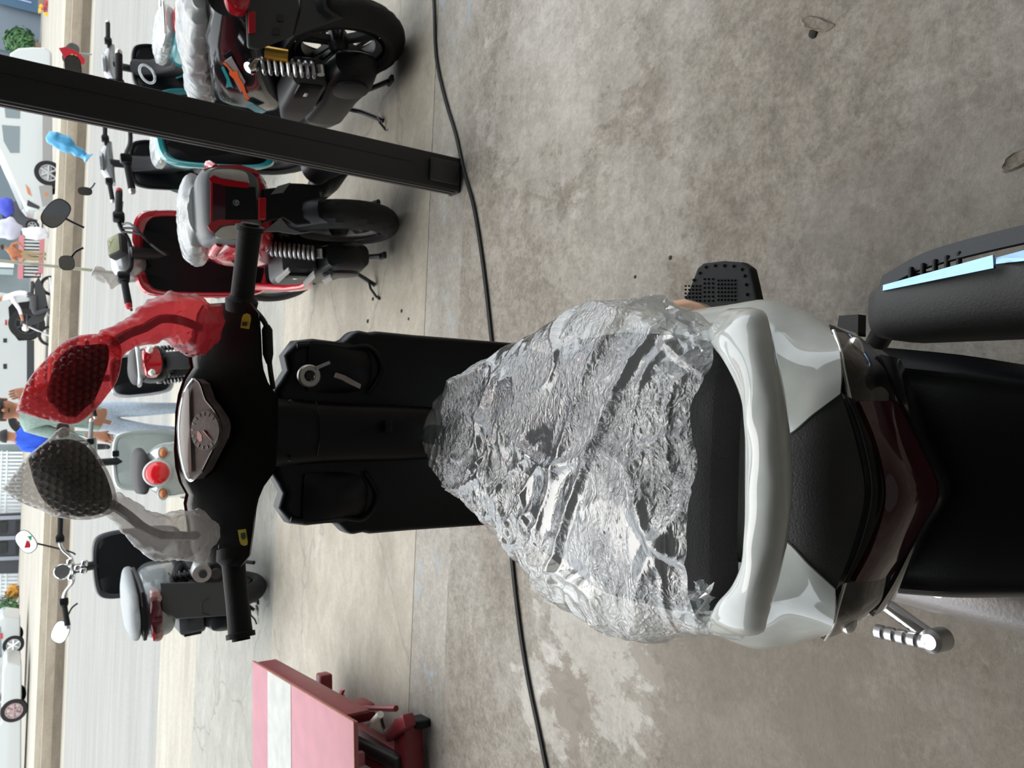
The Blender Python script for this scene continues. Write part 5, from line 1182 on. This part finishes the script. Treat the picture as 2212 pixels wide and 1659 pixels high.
def man_green():
    Y = 8.0; P = lambda x, y, dy=0: aty(x, y, Y + dy)
    gnd = gz(Y)
    hip = P(222, 902); V = [hip, P(170, 898), P(110, 892), P(62, 889), P(38, 887), P(22, 886), P(6, 885), P(-10, 885)]
    R = [(.15, .11), (.15, .11), (.17, .12), (.15, .10), (.055, .055), (.075, .085), (.085, .10), (.06, .07)]
    E = [(i, i + 1) for i in range(7)]
    def chain(start, pts, rad):
        prev = start
        for p, r in zip(pts, rad): V.append(p); R.append((r, r)); E.append((prev, len(V) - 1)); prev = len(V) - 1
        return prev
    f1, f2 = P(398, 935), P(398, 880); f1.z = gnd + .07; f2.z = gnd + .07
    a = chain(0, [P(240, 918), P(312, 930, -.03), f1, f1 + Vector((-.02, -.13, -.03))], [.095, .070, .05, .04])
    b = chain(0, [P(240, 884), P(312, 884, -.03), f2, f2 + Vector((.02, -.13, -.03))], [.095, .070, .05, .04])
    w = chain(3, [P(66, 922), P(140, 942, -.05), P(205, 940, -.16), P(222, 944, -.18), P(240, 948, -.19)], [.07, .055, .036, .040, .02])
    w2 = chain(3, [P(64, 858), P(112, 832, -.12), P(60, 846, -.2), P(44, 848, -.2), P(30, 852, -.2)], [.07, .052, .036, .040, .02])
    for wr in (w - 1, w2 - 1):
        d = (V[wr + 1] - V[wr]).normalized(); u = d.cross(Vector((0, 1, 0))).normalized()
        for k in range(4):
            q = V[wr] + d * .03 + u * (.022 * (k - 1.5)); V.append(q); R.append((.012, .012)); E.append((wr, len(V) - 1)); V.append(q + d * (.05 + .01 * (k in (1, 2))) + Vector((0, -.01, 0))); R.append((.009, .009)); E.append((len(V) - 2, len(V) - 1))
        q = V[wr] + u * .045; V.append(q); R.append((.012, .012)); E.append((wr, len(V) - 1)); V.append(q + d * .035 + u * .015); R.append((.010, .010)); E.append((len(V) - 2, len(V) - 1))
    zs, zh, za = P(48, 888).z, P(214, 900).z, gnd + .13
    el = P(140, 942).z
    def paint(c):
        if c.z > zs + .02: return 2
        if (c - V[w]).length < .30 and c.z < P(185, 940).z and c.y < Y - .1: return 2
        if c.y < Y - .16: return 2
        if c.z > zh: return 0
        if c.z > za: return 1
        return 3
    p = figure('person', 'person in a pale green shirt and light jeans standing with one hand raised', V, E, R, paint, [mat('pale_green_cotton', (.30, .40, .35), .85, bump=.4, scale=40, var=.15), mat('pale_denim', (.50, .58, .68), .85, bump=.3, scale=60, var=.15), SKIN, mat('dark_sandal', (.05, .04, .035), .7)])
    hair_cap(p, V[6] + Vector((0, .01, .015)), .098)
    fc = V[6]
    f = MB().ell(fc + Vector((0, -.10, -.01)), (.014, .018, .02), 10, 8)
    for s in (-1, 1): f.ell(fc + Vector((s * .092, 0, -.005)), (.012, .022, .03), 10, 8)
    o = ob('face_features', f, SKIN, None, 60); o.parent = p
    e = MB()
    for s in (-1, 1): e.ell(fc + Vector((s * .032, -.092, .012)), (.011, .008, .006), 8, 6)
    e.ell(fc + Vector((0, -.092, -.045)), (.022, .006, .006), 8, 6); o = ob('eyes_and_mouth', e, HAIR, None, 60); o.parent = p
man_green()

def far_bike(px_r, px_f, Y, label, group=None, m=None):
    a, b = aty(*px_r, Y), aty(*px_f, Y); zc = -.06 + .29; a.z = b.z = zc
    M = Matrix.Translation((a.x, Y, -.06)); r = thing('motorbike', label, 'motorbike', M, group); I = M.inverted()
    a, b = I @ a, I @ b; d = b - a; L = d.length; s = 1 if d.x > 0 else -1
    for nm, c in (('rear_wheel', a), ('front_wheel', b)):
        t = ob(nm, MB().lathe([(.21, -.03), (.25, -.045), (.29, -.02), (.29, .02), (.25, .045), (.21, .03)], c, 'y', 32), TYRE, r)
        sp = MB().lathe([(.20, -.02), (.215, -.03), (.215, .03), (.20, .02)], c, 'y', 32)
        for k in range(12): an = k * math.pi / 6; sp.tube([c + Vector((.02 * math.cos(an), 0, .02 * math.sin(an))), c + Vector((.205 * math.cos(an), 0, .205 * math.sin(an)))], .005, 5)
        ob('rim', sp, STEEL, t)
    X = lambda t, z: Vector((lerp(a.x, b.x, t), 0, z))
    ob('body_panel', MB().prism([X(-.15, .62) + Vector((0, -.11, 0)), X(.1, .45) + Vector((0, -.11, 0)), X(.45, .35) + Vector((0, -.11, 0)), X(.7, .45) + Vector((0, -.11, 0)), X(.85, .85) + Vector((0, -.11, 0)), X(.74, .86) + Vector((0, -.11, 0)), X(.55, .62) + Vector((0, -.11, 0)), X(0, .72) + Vector((0, -.11, 0))], (0, .22, 0)), m or PLASTIC_G, r)
    ob('seat', MB().rbox(X(.22, .76), (L * .55, .22, .09), .03), SEATV, r)
    ob('front_fork', MB().tube([X(1, .29) + Vector((0, -.07, 0)), X(.8, .95) + Vector((0, -.07, 0))], .02, 8).tube([X(1, .29) + Vector((0, .07, 0)), X(.8, .95) + Vector((0, .07, 0))], .02, 8), STEEL, r)
    ob('handlebar', MB().tube([X(.76, .98) + Vector((0, -.33, 0)), X(.8, 1.0), X(.76, .98) + Vector((0, .33, 0))], .014, 8), DARKMETAL, r)
    ob('headlight', MB().ell(X(.88, .88), (.09, .09, .09)), CLEAR, r); ob('tail_lamp', MB().rbox(X(-.2, .68), (.05, .12, .07), .01), TAILRED, r)
    ob('engine_block', MB().rbox(X(.5, .35), (.3, .22, .2), .04), ALLOY, r); ob('muffler', MB().tube([X(.5, .25) + Vector((0, -.15, 0)), X(-.15, .33) + Vector((0, -.15, 0))], [.03, .045], 12), STEEL, r)
    return r
YR = 26.0
far_bike((108, 617), (100, 725), YR, 'motorbike ridden along beyond the median by a person in white', None)
def rider():
    P = lambda x, y, dy=0: aty(x, y, YR + dy)
    V = [P(68, 628), P(45, 632), P(22, 640), P(4, 645), P(-10, 648), P(-24, 650)]; R = [(.16, .15), (.16, .14), (.17, .14), (.06, .06), (.08, .09), (.09, .10)]; E = [(i, i + 1) for i in range(5)]
    def chain(start, pts, rad):
        prev = start
        for p, r in zip(pts, rad): V.append(p); R.append((r, r)); E.append((prev, len(V) - 1)); prev = len(V) - 1
    for s in (-1, 1):
        chain(0, [P(72, 640, s * .14), P(74, 678, s * .18), P(104, 668, s * .16), P(110, 680, s * .16)], [.10, .08, .06, .05])
        chain(2, [P(24, 642, s * .20), P(42, 668, s * .26), P(48, 688, s * .30), P(49, 694, s * .31)], [.07, .05, .04, .035])
    zs, zh = P(5, 645).z, P(58, 630).z
    def paint(c):
        if c.z > zs: return 2
        if c.x < P(42, 680).x and c.z > P(56, 680).z: return 2
        if c.z > zh: return 0
        return 1
    p = figure('person', 'person in a white shirt and dark trousers riding a motorbike beyond the median', V, E, R, paint, [mat('white_shirt', (.72, .70, .76), .85, bump=.3, scale=20), mat('charcoal_trousers', (.07, .07, .075), .85), SKIN])
    hair_cap(p, V[4] + Vector((0, 0, .02)), .11)
rider()
def stall_man():
    Ys = 38.0; P = lambda x, y, dy=0: aty(x, y, Ys + dy)
    V = [P(52, 552), P(40, 548), P(28, 543), P(16, 538), P(8, 534), P(0, 531)]; R = [(.18, .15), (.19, .15), (.21, .16), (.07, .07), (.09, .10), (.10, .11)]; E = [(i, i + 1) for i in range(5)]
    def chain(start, pts, rad):
        prev = start
        for p, r in zip(pts, rad): V.append(p); R.append((r, r)); E.append((prev, len(V) - 1)); prev = len(V) - 1
    f = P(104, 556); f.z = -.06 + .06; f2 = P(104, 546); f2.z = 0
    chain(0, [P(58, 558), P(80, 560), f, f + Vector((-.15, -.05, -.02))], [.11, .09, .06, .05]); chain(0, [P(58, 546), P(80, 548), f2, f2 + Vector((-.15, -.05, -.02))], [.11, .09, .06, .05])
    chain(2, [P(28, 560), P(40, 568, -.2), P(50, 560, -.4), P(53, 558, -.42)], [.08, .06, .045, .04]); chain(2, [P(27, 528), P(40, 524, -.2), P(50, 536, -.4), P(53, 538, -.42)], [.08, .06, .045, .04])
    zs, zh = P(18, 540).z, P(47, 550).z
    p = figure('person', 'person in a rust-brown top and khaki trousers standing at the pink slatted cart', V, E, R, lambda c: 2 if c.z > zs or c.y < Ys - .33 else (0 if c.z > zh else 1), [mat('rust_cotton', (.42, .16, .08), .85, var=.15, scale=8), mat('khaki_cotton', (.42, .32, .19), .85), SKIN]); hair_cap(p, V[4] + Vector((0, 0, .02)), .11)
stall_man()

# ------------------------------------------------------------------ cart, vehicles, far side of the street
def quadpx(r, name, cs, Y, th, m, parent=None, off=0.):
    I = r.matrix_world.inverted(); pts = [I @ aty(x, y, Y - off) for x, y in cs]
    return ob(name, MB().prism(pts, (0, th, 0)), m, parent or r)
Yc = 40.0; cr_ = thing('slatted_cart', 'pink railed cart with upright silver slats across the street', 'cart', Matrix.Translation(Vector((aty(60, 555, Yc).x, Yc, -.06))))
PR = mat('pink_rail_paint', (.58, .22, .25), .5)
quadpx(cr_, 'rail', [(41, 508), (52, 508), (50, 602), (38, 602)], Yc, .08, PR, off=.05); quadpx(cr_, 'rail', [(86, 514), (97, 515), (95, 590), (83, 590)], Yc, .08, PR, off=.05)
SL = mat('silver_slat', (.60, .63, .63), .4, .3)
for k in range(12):
    y = 512 + 7.2 * k; quadpx(cr_, 'slat', [(52, y), (86, y + 1), (85.6, y + 5), (51.6, y + 4)], Yc, .05, SL)
quadpx(cr_, 'back_panel', [(48, 508), (90, 512), (88, 600), (46, 600)], Yc + .5, .05, PLASTIC_G)
for y in (524, 585): ob('cart_wheel', MB().lathe([(.0, -.04), (.12, -.05), (.2, -.05), (.2, .05), (.12, .05), (0, .04)], cr_.matrix_world.inverted() @ Vector((aty(98, y, Yc).x, Yc + .1, .14)), 'y', 20), RUBBER, cr_)
def sack(px, py, Y, r, m, label, seed, zf=1.0):
    c = aty(px, py, Y); mb = MB().ell((0, 0, 0), (r, r * .8, r * zf), 20, 14)
    for v in mb.v: v *= 1 + .28 * mnoise.noise(v * (3 / r * .6) + Vector((seed, 0, 0)))
    for v in mb.v: v += c
    return mb
bagm = mat('white_sack_cloth', (.78, .78, .82), .8, bump=.4, scale=10, var=.1)
o = tag(ob('sack', sack(20, 494, 37, .42, mat('lavender_sack', (.52, .52, .62), .8, bump=.4, scale=10), '', 2), mat('lavender_sack', (.5, .5, .6)), None, 60), 'pale lavender sack piled beside the pink slatted cart', 'sack')
o2 = tag(ob('sack', sack(78, 504, 36.2, .26, bagm, '', 5, 1.9), bagm, None, 60), 'white sack at the end of the pink slatted cart', 'sack')

def car(name, label, Y, w, prof, wins, wheels, m, lamps=(), zg=-.06, bev=.06, dark=()):
    c0 = aty(*prof[0], Y); r = thing(name, label, 'car' if name != 'van' else 'van', Matrix.Translation((c0.x, Y, zg)), 'vehicles across the street')
    b = quadpx(r, 'body', prof, Y, w, m); bv = b.modifiers.new('edge', 'BEVEL'); bv.width = bev; bv.segments = 3; bv.limit_method = 'ANGLE'; bv.angle_limit = math.radians(40)
    b.data.shade_smooth(); b.data.set_sharp_from_angle(angle=math.radians(50))
    for cs in wins: quadpx(r, 'window', cs, Y, .03, mat('car_glass', (.13, .17, .18), .05, coat=1.0), off=.012)
    for cs, mm_ in dark: quadpx(r, 'trim_panel', cs, Y, .03, mm_, off=.015)
    I = r.matrix_world.inverted()
    for (x, y, pr, rm) in wheels:
        c = aty(x, y, Y); dpt = (c - Vector((0, 0, H))).dot(Vector((0, cT, -sT))); R = pr * dpt / F
        for dy in (.08, w - .08):
            cc = I @ (c + Vector((0, dy, 0)))
            t = ob('wheel', MB().lathe([(R * .55, -.11), (R * .95, -.11), (R, -.08), (R, .08), (R * .95, .11), (R * .55, .11)], cc, 'y', 36), TYRE, r)
            h = MB().lathe([(0, -.06), (R * .18, -.07), (R * .2, -.05), (R * .62, -.09), (R * .66, -.10), (R * .66, .1)], cc, 'y', 36) if False else MB().lathe([(R * .56, -.115), (R * .66, -.12), (R * .68, -.10), (R * .56, .10)], cc, 'y', 36)
            for k in range(6):
                an = k * math.pi / 3; h.tube([cc + Vector((0, -.10, 0)), cc + Vector((R * .6 * math.cos(an), -.10, R * .6 * math.sin(an)))], [R * .13, R * .09], 8)
            ob('rim', h, rm, t); ob('hub_cap', MB().lathe([(0, -.125), (R * .16, -.12), (R * .18, -.09), (0, -.09)], cc, 'y', 18), rm, t)
            ob('wheel_disc', MB().lathe([(0, -.05), (R * .57, -.05), (R * .57, -.02), (0, -.02)], cc, 'y', 28), DARKMETAL, t)
    for cs, mm_ in lamps: quadpx(r, 'lamp', cs, Y, .05, mm_, off=.02)
    return r
CARW = mat('white_car_paint', (.52, .54, .53), .15, coat=.8)
BUMP = mat('grey_bumper', (.30, .29, .28), .6)
Yv = 28.5
car('van', 'white van with alloy wheel parked behind the black post', Yv, 1.8, [(112, 112), (98, 102), (70, 101), (40, 103), (22, 114), (16, 150), (8, 190), (-30, 205), (-38, 290), (0, 326), (46, 432), (60, 450), (84, 456), (100, 452), (114, 430)],
    [[(9, 222), (11, 219), (44, 225), (43, 256), (12, 254)], [(4, 270), (43, 273), (42, 330), (22, 330), (8, 305)]], [(105, 374, 27, ALLOY), (105, 175, 27, ALLOY)], CARW,
    [([(55, 398), (64, 408), (68, 424), (60, 418)], AMBER), ([(97, 416), (104, 417), (104, 424), (97, 423)], AMBER)], dark=[([(92, 190), (112, 190), (112, 352), (92, 352)], BUMP), ([(84, 402), (112, 398), (112, 440), (92, 446)], BUMP), ([(60, 432), (86, 446), (84, 452), (58, 444)], PLASTIC_G)])
Yt = 33.0
car('pickup_truck', 'white pickup truck behind the rider on the motorbike', Yt, 1.9, [(64, 640), (-40, 626), (-60, 700), (-40, 780), (-30, 960), (60, 960), (64, 800)],
    [[(-30, 660), (-6, 655), (-4, 700), (-30, 705)]], [(58, 700, 34, DARKMETAL), (58, 905, 34, DARKMETAL)], CARW, [([(11, 691), (15, 691), (15, 702), (11, 702)], TAILRED)],
    dark=[([(58, 735), (74, 735), (74, 870), (58, 870)], PLASTIC_G), ([(18, 664), (26, 656), (66, 650), (74, 734), (40, 736), (22, 712)], PLASTIC), ([(7, 731), (15, 731), (15, 740), (7, 740)], INK), ([(7, 786), (15, 786), (15, 797), (7, 797)], INK)])
Yp = 40.0
car('hatchback_car', 'white car with small silver wheel near the orange and green plants', Yp, 1.7, [(44, 1336), (8, 1332), (-10, 1345), (-30, 1380), (-40, 1450), (-20, 1520), (42, 1520)], [[(-8, 1370), (2, 1352), (4, 1420), (-8, 1420)]], [(29, 1393, 20, CHROME)], CARW, [([(0, 1368), (6, 1368), (6, 1380), (0, 1380)], TAILRED)])
car('pickup_truck', 'white pickup truck with large dark wheel at the street edge beyond the lift table', Yp - 3.5, 1.8, [(47, 1436), (14, 1430), (6, 1446), (2, 1560), (-20, 1590), (-30, 1800), (45, 1800)], [[(-18, 1610), (-4, 1590), (-2, 1700), (-18, 1700)]], [(30, 1535, 25, mat('reddish_rim', (.40, .26, .26), .4, .4)), (26, 1745, 25, mat('reddish_rim', (.4, .26, .26)))], CARW)
car('hatchback_car', 'dark grey parked car between the white van and the sacks', 42.0, 1.7, [(82, 432), (40, 430), (10, 440), (-20, 450), (-25, 490), (40, 500), (80, 500)], [[(-14, 456), (4, 446), (6, 488), (-14, 486)]], [(72, 445, 13, ALLOY), (70, 488, 13, ALLOY)], mat('dark_car_paint', (.06, .065, .075), .2, coat=.8), bev=.04)
tp_ = sack(12, 446, 41, .42, None, '', 9, .8); tag(ob('tarpaulin', tp_, mat('blue_tarpaulin', (.05, .07, .50), .5, bump=.3, scale=8), None, 60), 'blue tarpaulin bundle on the dark grey parked car', 'tarpaulin')
bl = sack(82, 962, 14, .16, None, '', 13, .9); 
Yb = 60.0
def wallpx(name, y0, y1, xt, Y, m, label):
    a, b = aty(90, y0, Y).x, aty(60, y1, Y).x; z1 = 7.0 if xt is None else aty(xt, (y0 + y1) / 2, Y).z
    return struct(name, MB().box(((a + b) / 2, Y + .1, z1 / 2 - .03), (abs(a - b), .2, z1 + .06)), m, label)
wallpx('wall_far_grey', -160, 120, None, Yb, mat('slate_blue_render', (.17, .205, .245), .8, var=.05, scale=.5), 'slate grey wall across the street')
wallpx('wall_far_blue', -400, -160, None, Yb + .3, mat('dark_blue_render', (.05, .10, .16), .8), 'dark blue wall across the street')
wallpx('wall_far_mid', 120, 470, None, Yb + .2, mat('plain_grey_render', (.16, .20, .23), .8), 'grey building across the street')  # the building's own grey, even all over
wallpx('wall_far_shop', 470, 980, None, Yb + .2, mat('green_grey_glass', (.20, .24, .25), .3, var=.2, scale=.4), 'shop fronts across the street')
wallpx('wall_far_pale', 980, 1420, None, Yb + 2.0, mat('pale_render', (.42, .44, .46), .8, var=.1, scale=.5), 'pale building behind the bar gate')
wallpx('wall_far_left', 1420, 2400, None, Yb + .2, mat('green_grey_render', (.20, .23, .22), .8, var=.2, scale=.4), 'grey green building across the street')
# blue corner panel, shrub, hydrants
bp = thing('wall_panel', 'dark blue slanted panel fixed to the far grey wall', 'panel', Matrix.Translation((aty(50, 10, Yb - .4).x, Yb - .4, 0)))
quadpx(bp, 'panel_board', [(-10, -40), (110, -60), (98, 33), (84, 29), (-10, 6)], Yb - .4, .1, mat('deep_blue_panel', (.055, .115, .185), .6))
quadpx(bp, 'panel_cap', [(30, -6), (68, 4), (68, 7), (30, -3)], Yb - .45, .05, mat('pale_blue_trim', (.35, .40, .62), .6))
def foliage(r, name, c, rad, n, m, seed, size=.16):
    rnd = random.Random(seed); mb = MB(); I = r.matrix_world.inverted(); c = I @ c
    for k in range(n):
        d = Vector((rnd.gauss(0, 1), rnd.gauss(0, 1), rnd.gauss(0, 1))).normalized(); p = c + Vector((d.x * rad[0], d.y * rad[1], d.z * rad[2])) * rnd.uniform(.5, 1.05)
        u = d.cross(Vector((rnd.random(), rnd.random(), rnd.random()))).normalized(); w = d.cross(u).normalized(); s_ = size * rnd.uniform(.6, 1.2)
        mb.add([p - u * s_, p + w * s_ * .4 + d * s_ * .2, p + u * s_, p - w * s_ * .4 + d * s_ * .2], [[0, 1, 2, 3]])
    o = ob(name, mb, m, r, 0, False); o['kind'] = 'stuff'; return o
def shrub(px, py, Y, rad, label, m, seed, n=420, size=.16, base=None):
    c = aty(px, py, Y); g = Vector((c.x, Y, base if base is not None else -.06))
    r = thing('potted_shrub', label, 'plant', Matrix.Translation(g)); foliage(r, 'foliage', c, rad, n, m, seed, size)
    I = r.matrix_world.inverted(); ob('stem', MB().tube([(0, 0, .3), I @ c], .05, 8), mat('bark', (.16, .11, .07), .9), r)
    ob('pot', MB().lathe([(.0, 0), (.22, 0), (.3, .42), (.26, .42), (.2, .3), (0, .3)], (0, 0, 0), 'z', 24), mat('clay_pot', (.30, .20, .15), .8), r)
GREEN = mat('leaf_green', (.07, .17, .06), .6, var=.5, scale=2); GREEN2 = mat('leaf_olive', (.14, .21, .11), .6, var=.5, scale=2)
shrub(45, 92, Yb - 3, (1.0, .7, .9), 'dark green shrub against the far slate grey wall', GREEN, 4, 700, .2)
shrub(16, 1316, Yb - 6, (.8, .5, .9), 'green shrub beside the white car and the bar gate', GREEN, 7, 500)
shrub(28, 1280, Yb - 5, (.5, .4, .4), 'orange flowering shrub at the foot of the bar gate', mat('orange_bloom', (.62, .32, .05), .6, var=.4, scale=2), 9, 260)
shrub(101, 10, Yb - 12, (.45, .3, .28), 'red flowering plant at the foot of the far blue panel', mat('red_bloom', (.55, .10, .12), .6, var=.4, scale=2), 11, 260, .12)
YB = mat('yellow_barrier_paint', (.80, .48, .04), .5)
br = thing('road_barrier', 'small yellow barrier blocks before the far blue panel', 'barrier', Matrix.Translation((aty(95, 20, 47).x, 47, -.06)))
for cs in ([(85, 10), (91, 8), (92, 15), (85, 16)], [(83, 18), (89, 17), (89, 25), (83, 26)], [(94, 26), (106, 27), (106, 33), (95, 30)]): quadpx(br, 'barrier_block', cs, 47, .2, YB)
# shop window frames
sw = thing('shop_window', 'white framed shop window behind the pink slatted cart', 'window', Matrix.Translation((aty(20, 545, Yb - 1).x, Yb - 1, -.06)))
WF = mat('white_frame_paint', (.74, .78, .78), .5)
quadpx(sw, 'mullion', [(-20, 504), (34, 508), (34, 516), (-20, 512)], Yb - 1, .1, WF); quadpx(sw, 'mullion', [(-20, 566), (30, 568), (30, 578), (-20, 576)], Yb - 1, .1, WF)
quadpx(sw, 'pane', [(-20, 516), (34, 520), (31, 566), (-20, 562)], Yb - .95, .05, mat('dark_teal_glass', (.06, .10, .11), .1, coat=.5)); quadpx(sw, 'pane', [(-20, 580), (29, 582), (28, 594), (-20, 592)], Yb - .95, .05, mat('pale_teal_glass', (.35, .42, .42), .2))
# bar gate and dark rollers
gt = thing('bar_gate', 'white upright bar gate across the street', 'gate', Matrix.Translation((aty(57, 1045, Yb).x, Yb - 1, -.06)))
for k in range(17):
    y = 976 + 8 * k; quadpx(gt, 'bar', [(-20, y), (56 - .02 * k, y), (56, y + 4.2), (-20, y + 4.2)], Yb - 1, .06, WF)
for x in (2, 14, 52): quadpx(gt, 'gate_rail', [(x, 974), (x + 3, 974), (x - 2, 1112), (x - 5, 1112)], Yb - 1, .05, WF, off=.05)
gt2 = thing('bar_gate', 'shorter white upright bar gate beside the orange flowering shrub', 'gate', Matrix.Translation((aty(50, 1260, Yb).x, Yb - 1, -.06)))
for k in range(6):
    y = 1240 + 8 * k; quadpx(gt2, 'bar', [(-30, y), (46, y), (46, y + 4), (-30, y + 4)], Yb - 1, .06, WF)
for x in (0, 12): quadpx(gt2, 'gate_rail', [(x, 1238), (x + 3, 1238), (x + 1, 1288), (x - 2, 1288)], Yb - 1, .05, WF, off=.05)
dk = thing('steel_rack', 'dark steel rack with pale crossbars between the two bar gates', 'rack', Matrix.Translation((aty(50, 1175, Yb).x, Yb - 2, -.06)))
quadpx(dk, 'rack_back', [(-20, 1112), (54, 1108), (48, 1238), (-20, 1240)], Yb - 2, .3, mat('rack_dark_paint', (.05, .053, .06), .7))  # dark grey is the rack's own colour
for y in (1116, 1160, 1204): quadpx(dk, 'crossbar', [(-20, y), (54, y - 3), (53, y + 5), (-20, y + 8)], Yb - 2, .1, mat('grey_steel_bar', (.30, .32, .36), .5, .4), off=.1)
for y in (1128, 1172):
    for x in (0, 34): quadpx(dk, 'black_block', [(x, y), (x + 15, y - 1), (x + 14, y + 22), (x, y + 24)], Yb - 2, .15, INK, off=.12)
# thin pole and blue-capped person beside the green shirt
pb = aty(200, 584, 7.4)
pr_ = thing('flag_pole', 'thin pale pole rising beside the red scooter mirrors', 'pole', Matrix.Translation((pb.x, 7.4, gz(7.4))))
ob('pole_shaft', MB().tube([(0, 0, 0), (0, 0, 2.6)], .013, 10), mat('weathered_bamboo', (.42, .41, .30), .6, var=.2, scale=12), pr_)
ob('pole_foot', MB().lathe([(0, 0), (.14, 0), (.14, .03), (.03, .06), (.03, .12), (0, .12)], (0, 0, 0), 'z', 20), DARKMETAL, pr_)
def crouching():
    Yq = 15.0; P = lambda x, y, dy=0: aty(x, y, Yq + dy)
    g = gz(Yq)
    V = [P(110, 956), P(85, 952), P(50, 946), P(30, 944), P(16, 942), P(4, 941)]; R = [(.16, .13), (.16, .12), (.17, .12), (.06, .06), (.085, .09), (.09, .1)]; E = [(i, i + 1) for i in range(5)]
    def chain(start, pts, rad):
        prev = start
        for p, r in zip(pts, rad): V.append(p); R.append((r, r)); E.append((prev, len(V) - 1)); prev = len(V) - 1
    f1, f2 = P(200, 965), P(200, 945); f1.z = f2.z = g + .05
    chain(0, [P(118, 964), P(160, 966), f1, f1 + Vector((0, -.14, -.01))], [.10, .075, .05, .04]); chain(0, [P(118, 948), P(160, 946), f2, f2 + Vector((0, -.14, -.01))], [.10, .075, .05, .04])
    chain(2, [P(52, 966), P(80, 974, -.1), P(100, 968, -.3), P(104, 967, -.33)], [.07, .055, .04, .035]); chain(2, [P(52, 926), P(80, 922, -.1), P(100, 930, -.3), P(104, 932, -.33)], [.07, .055, .04, .035])
    zs, zh = P(34, 944).z, P(100, 955).z
    p = figure('person', 'person in a bright blue top standing between the two wrapped mirrors', V, E, R, lambda c: 2 if c.z > zs or c.y < Yq - .26 else (0 if c.z > zh else 1), [mat('bright_blue_cotton', (.03, .10, .62), .85, var=.15, scale=10), mat('black_trousers', (.03, .03, .035), .85), SKIN]); hair_cap(p, V[4] + Vector((0, 0, .02)), .105)
crouching()
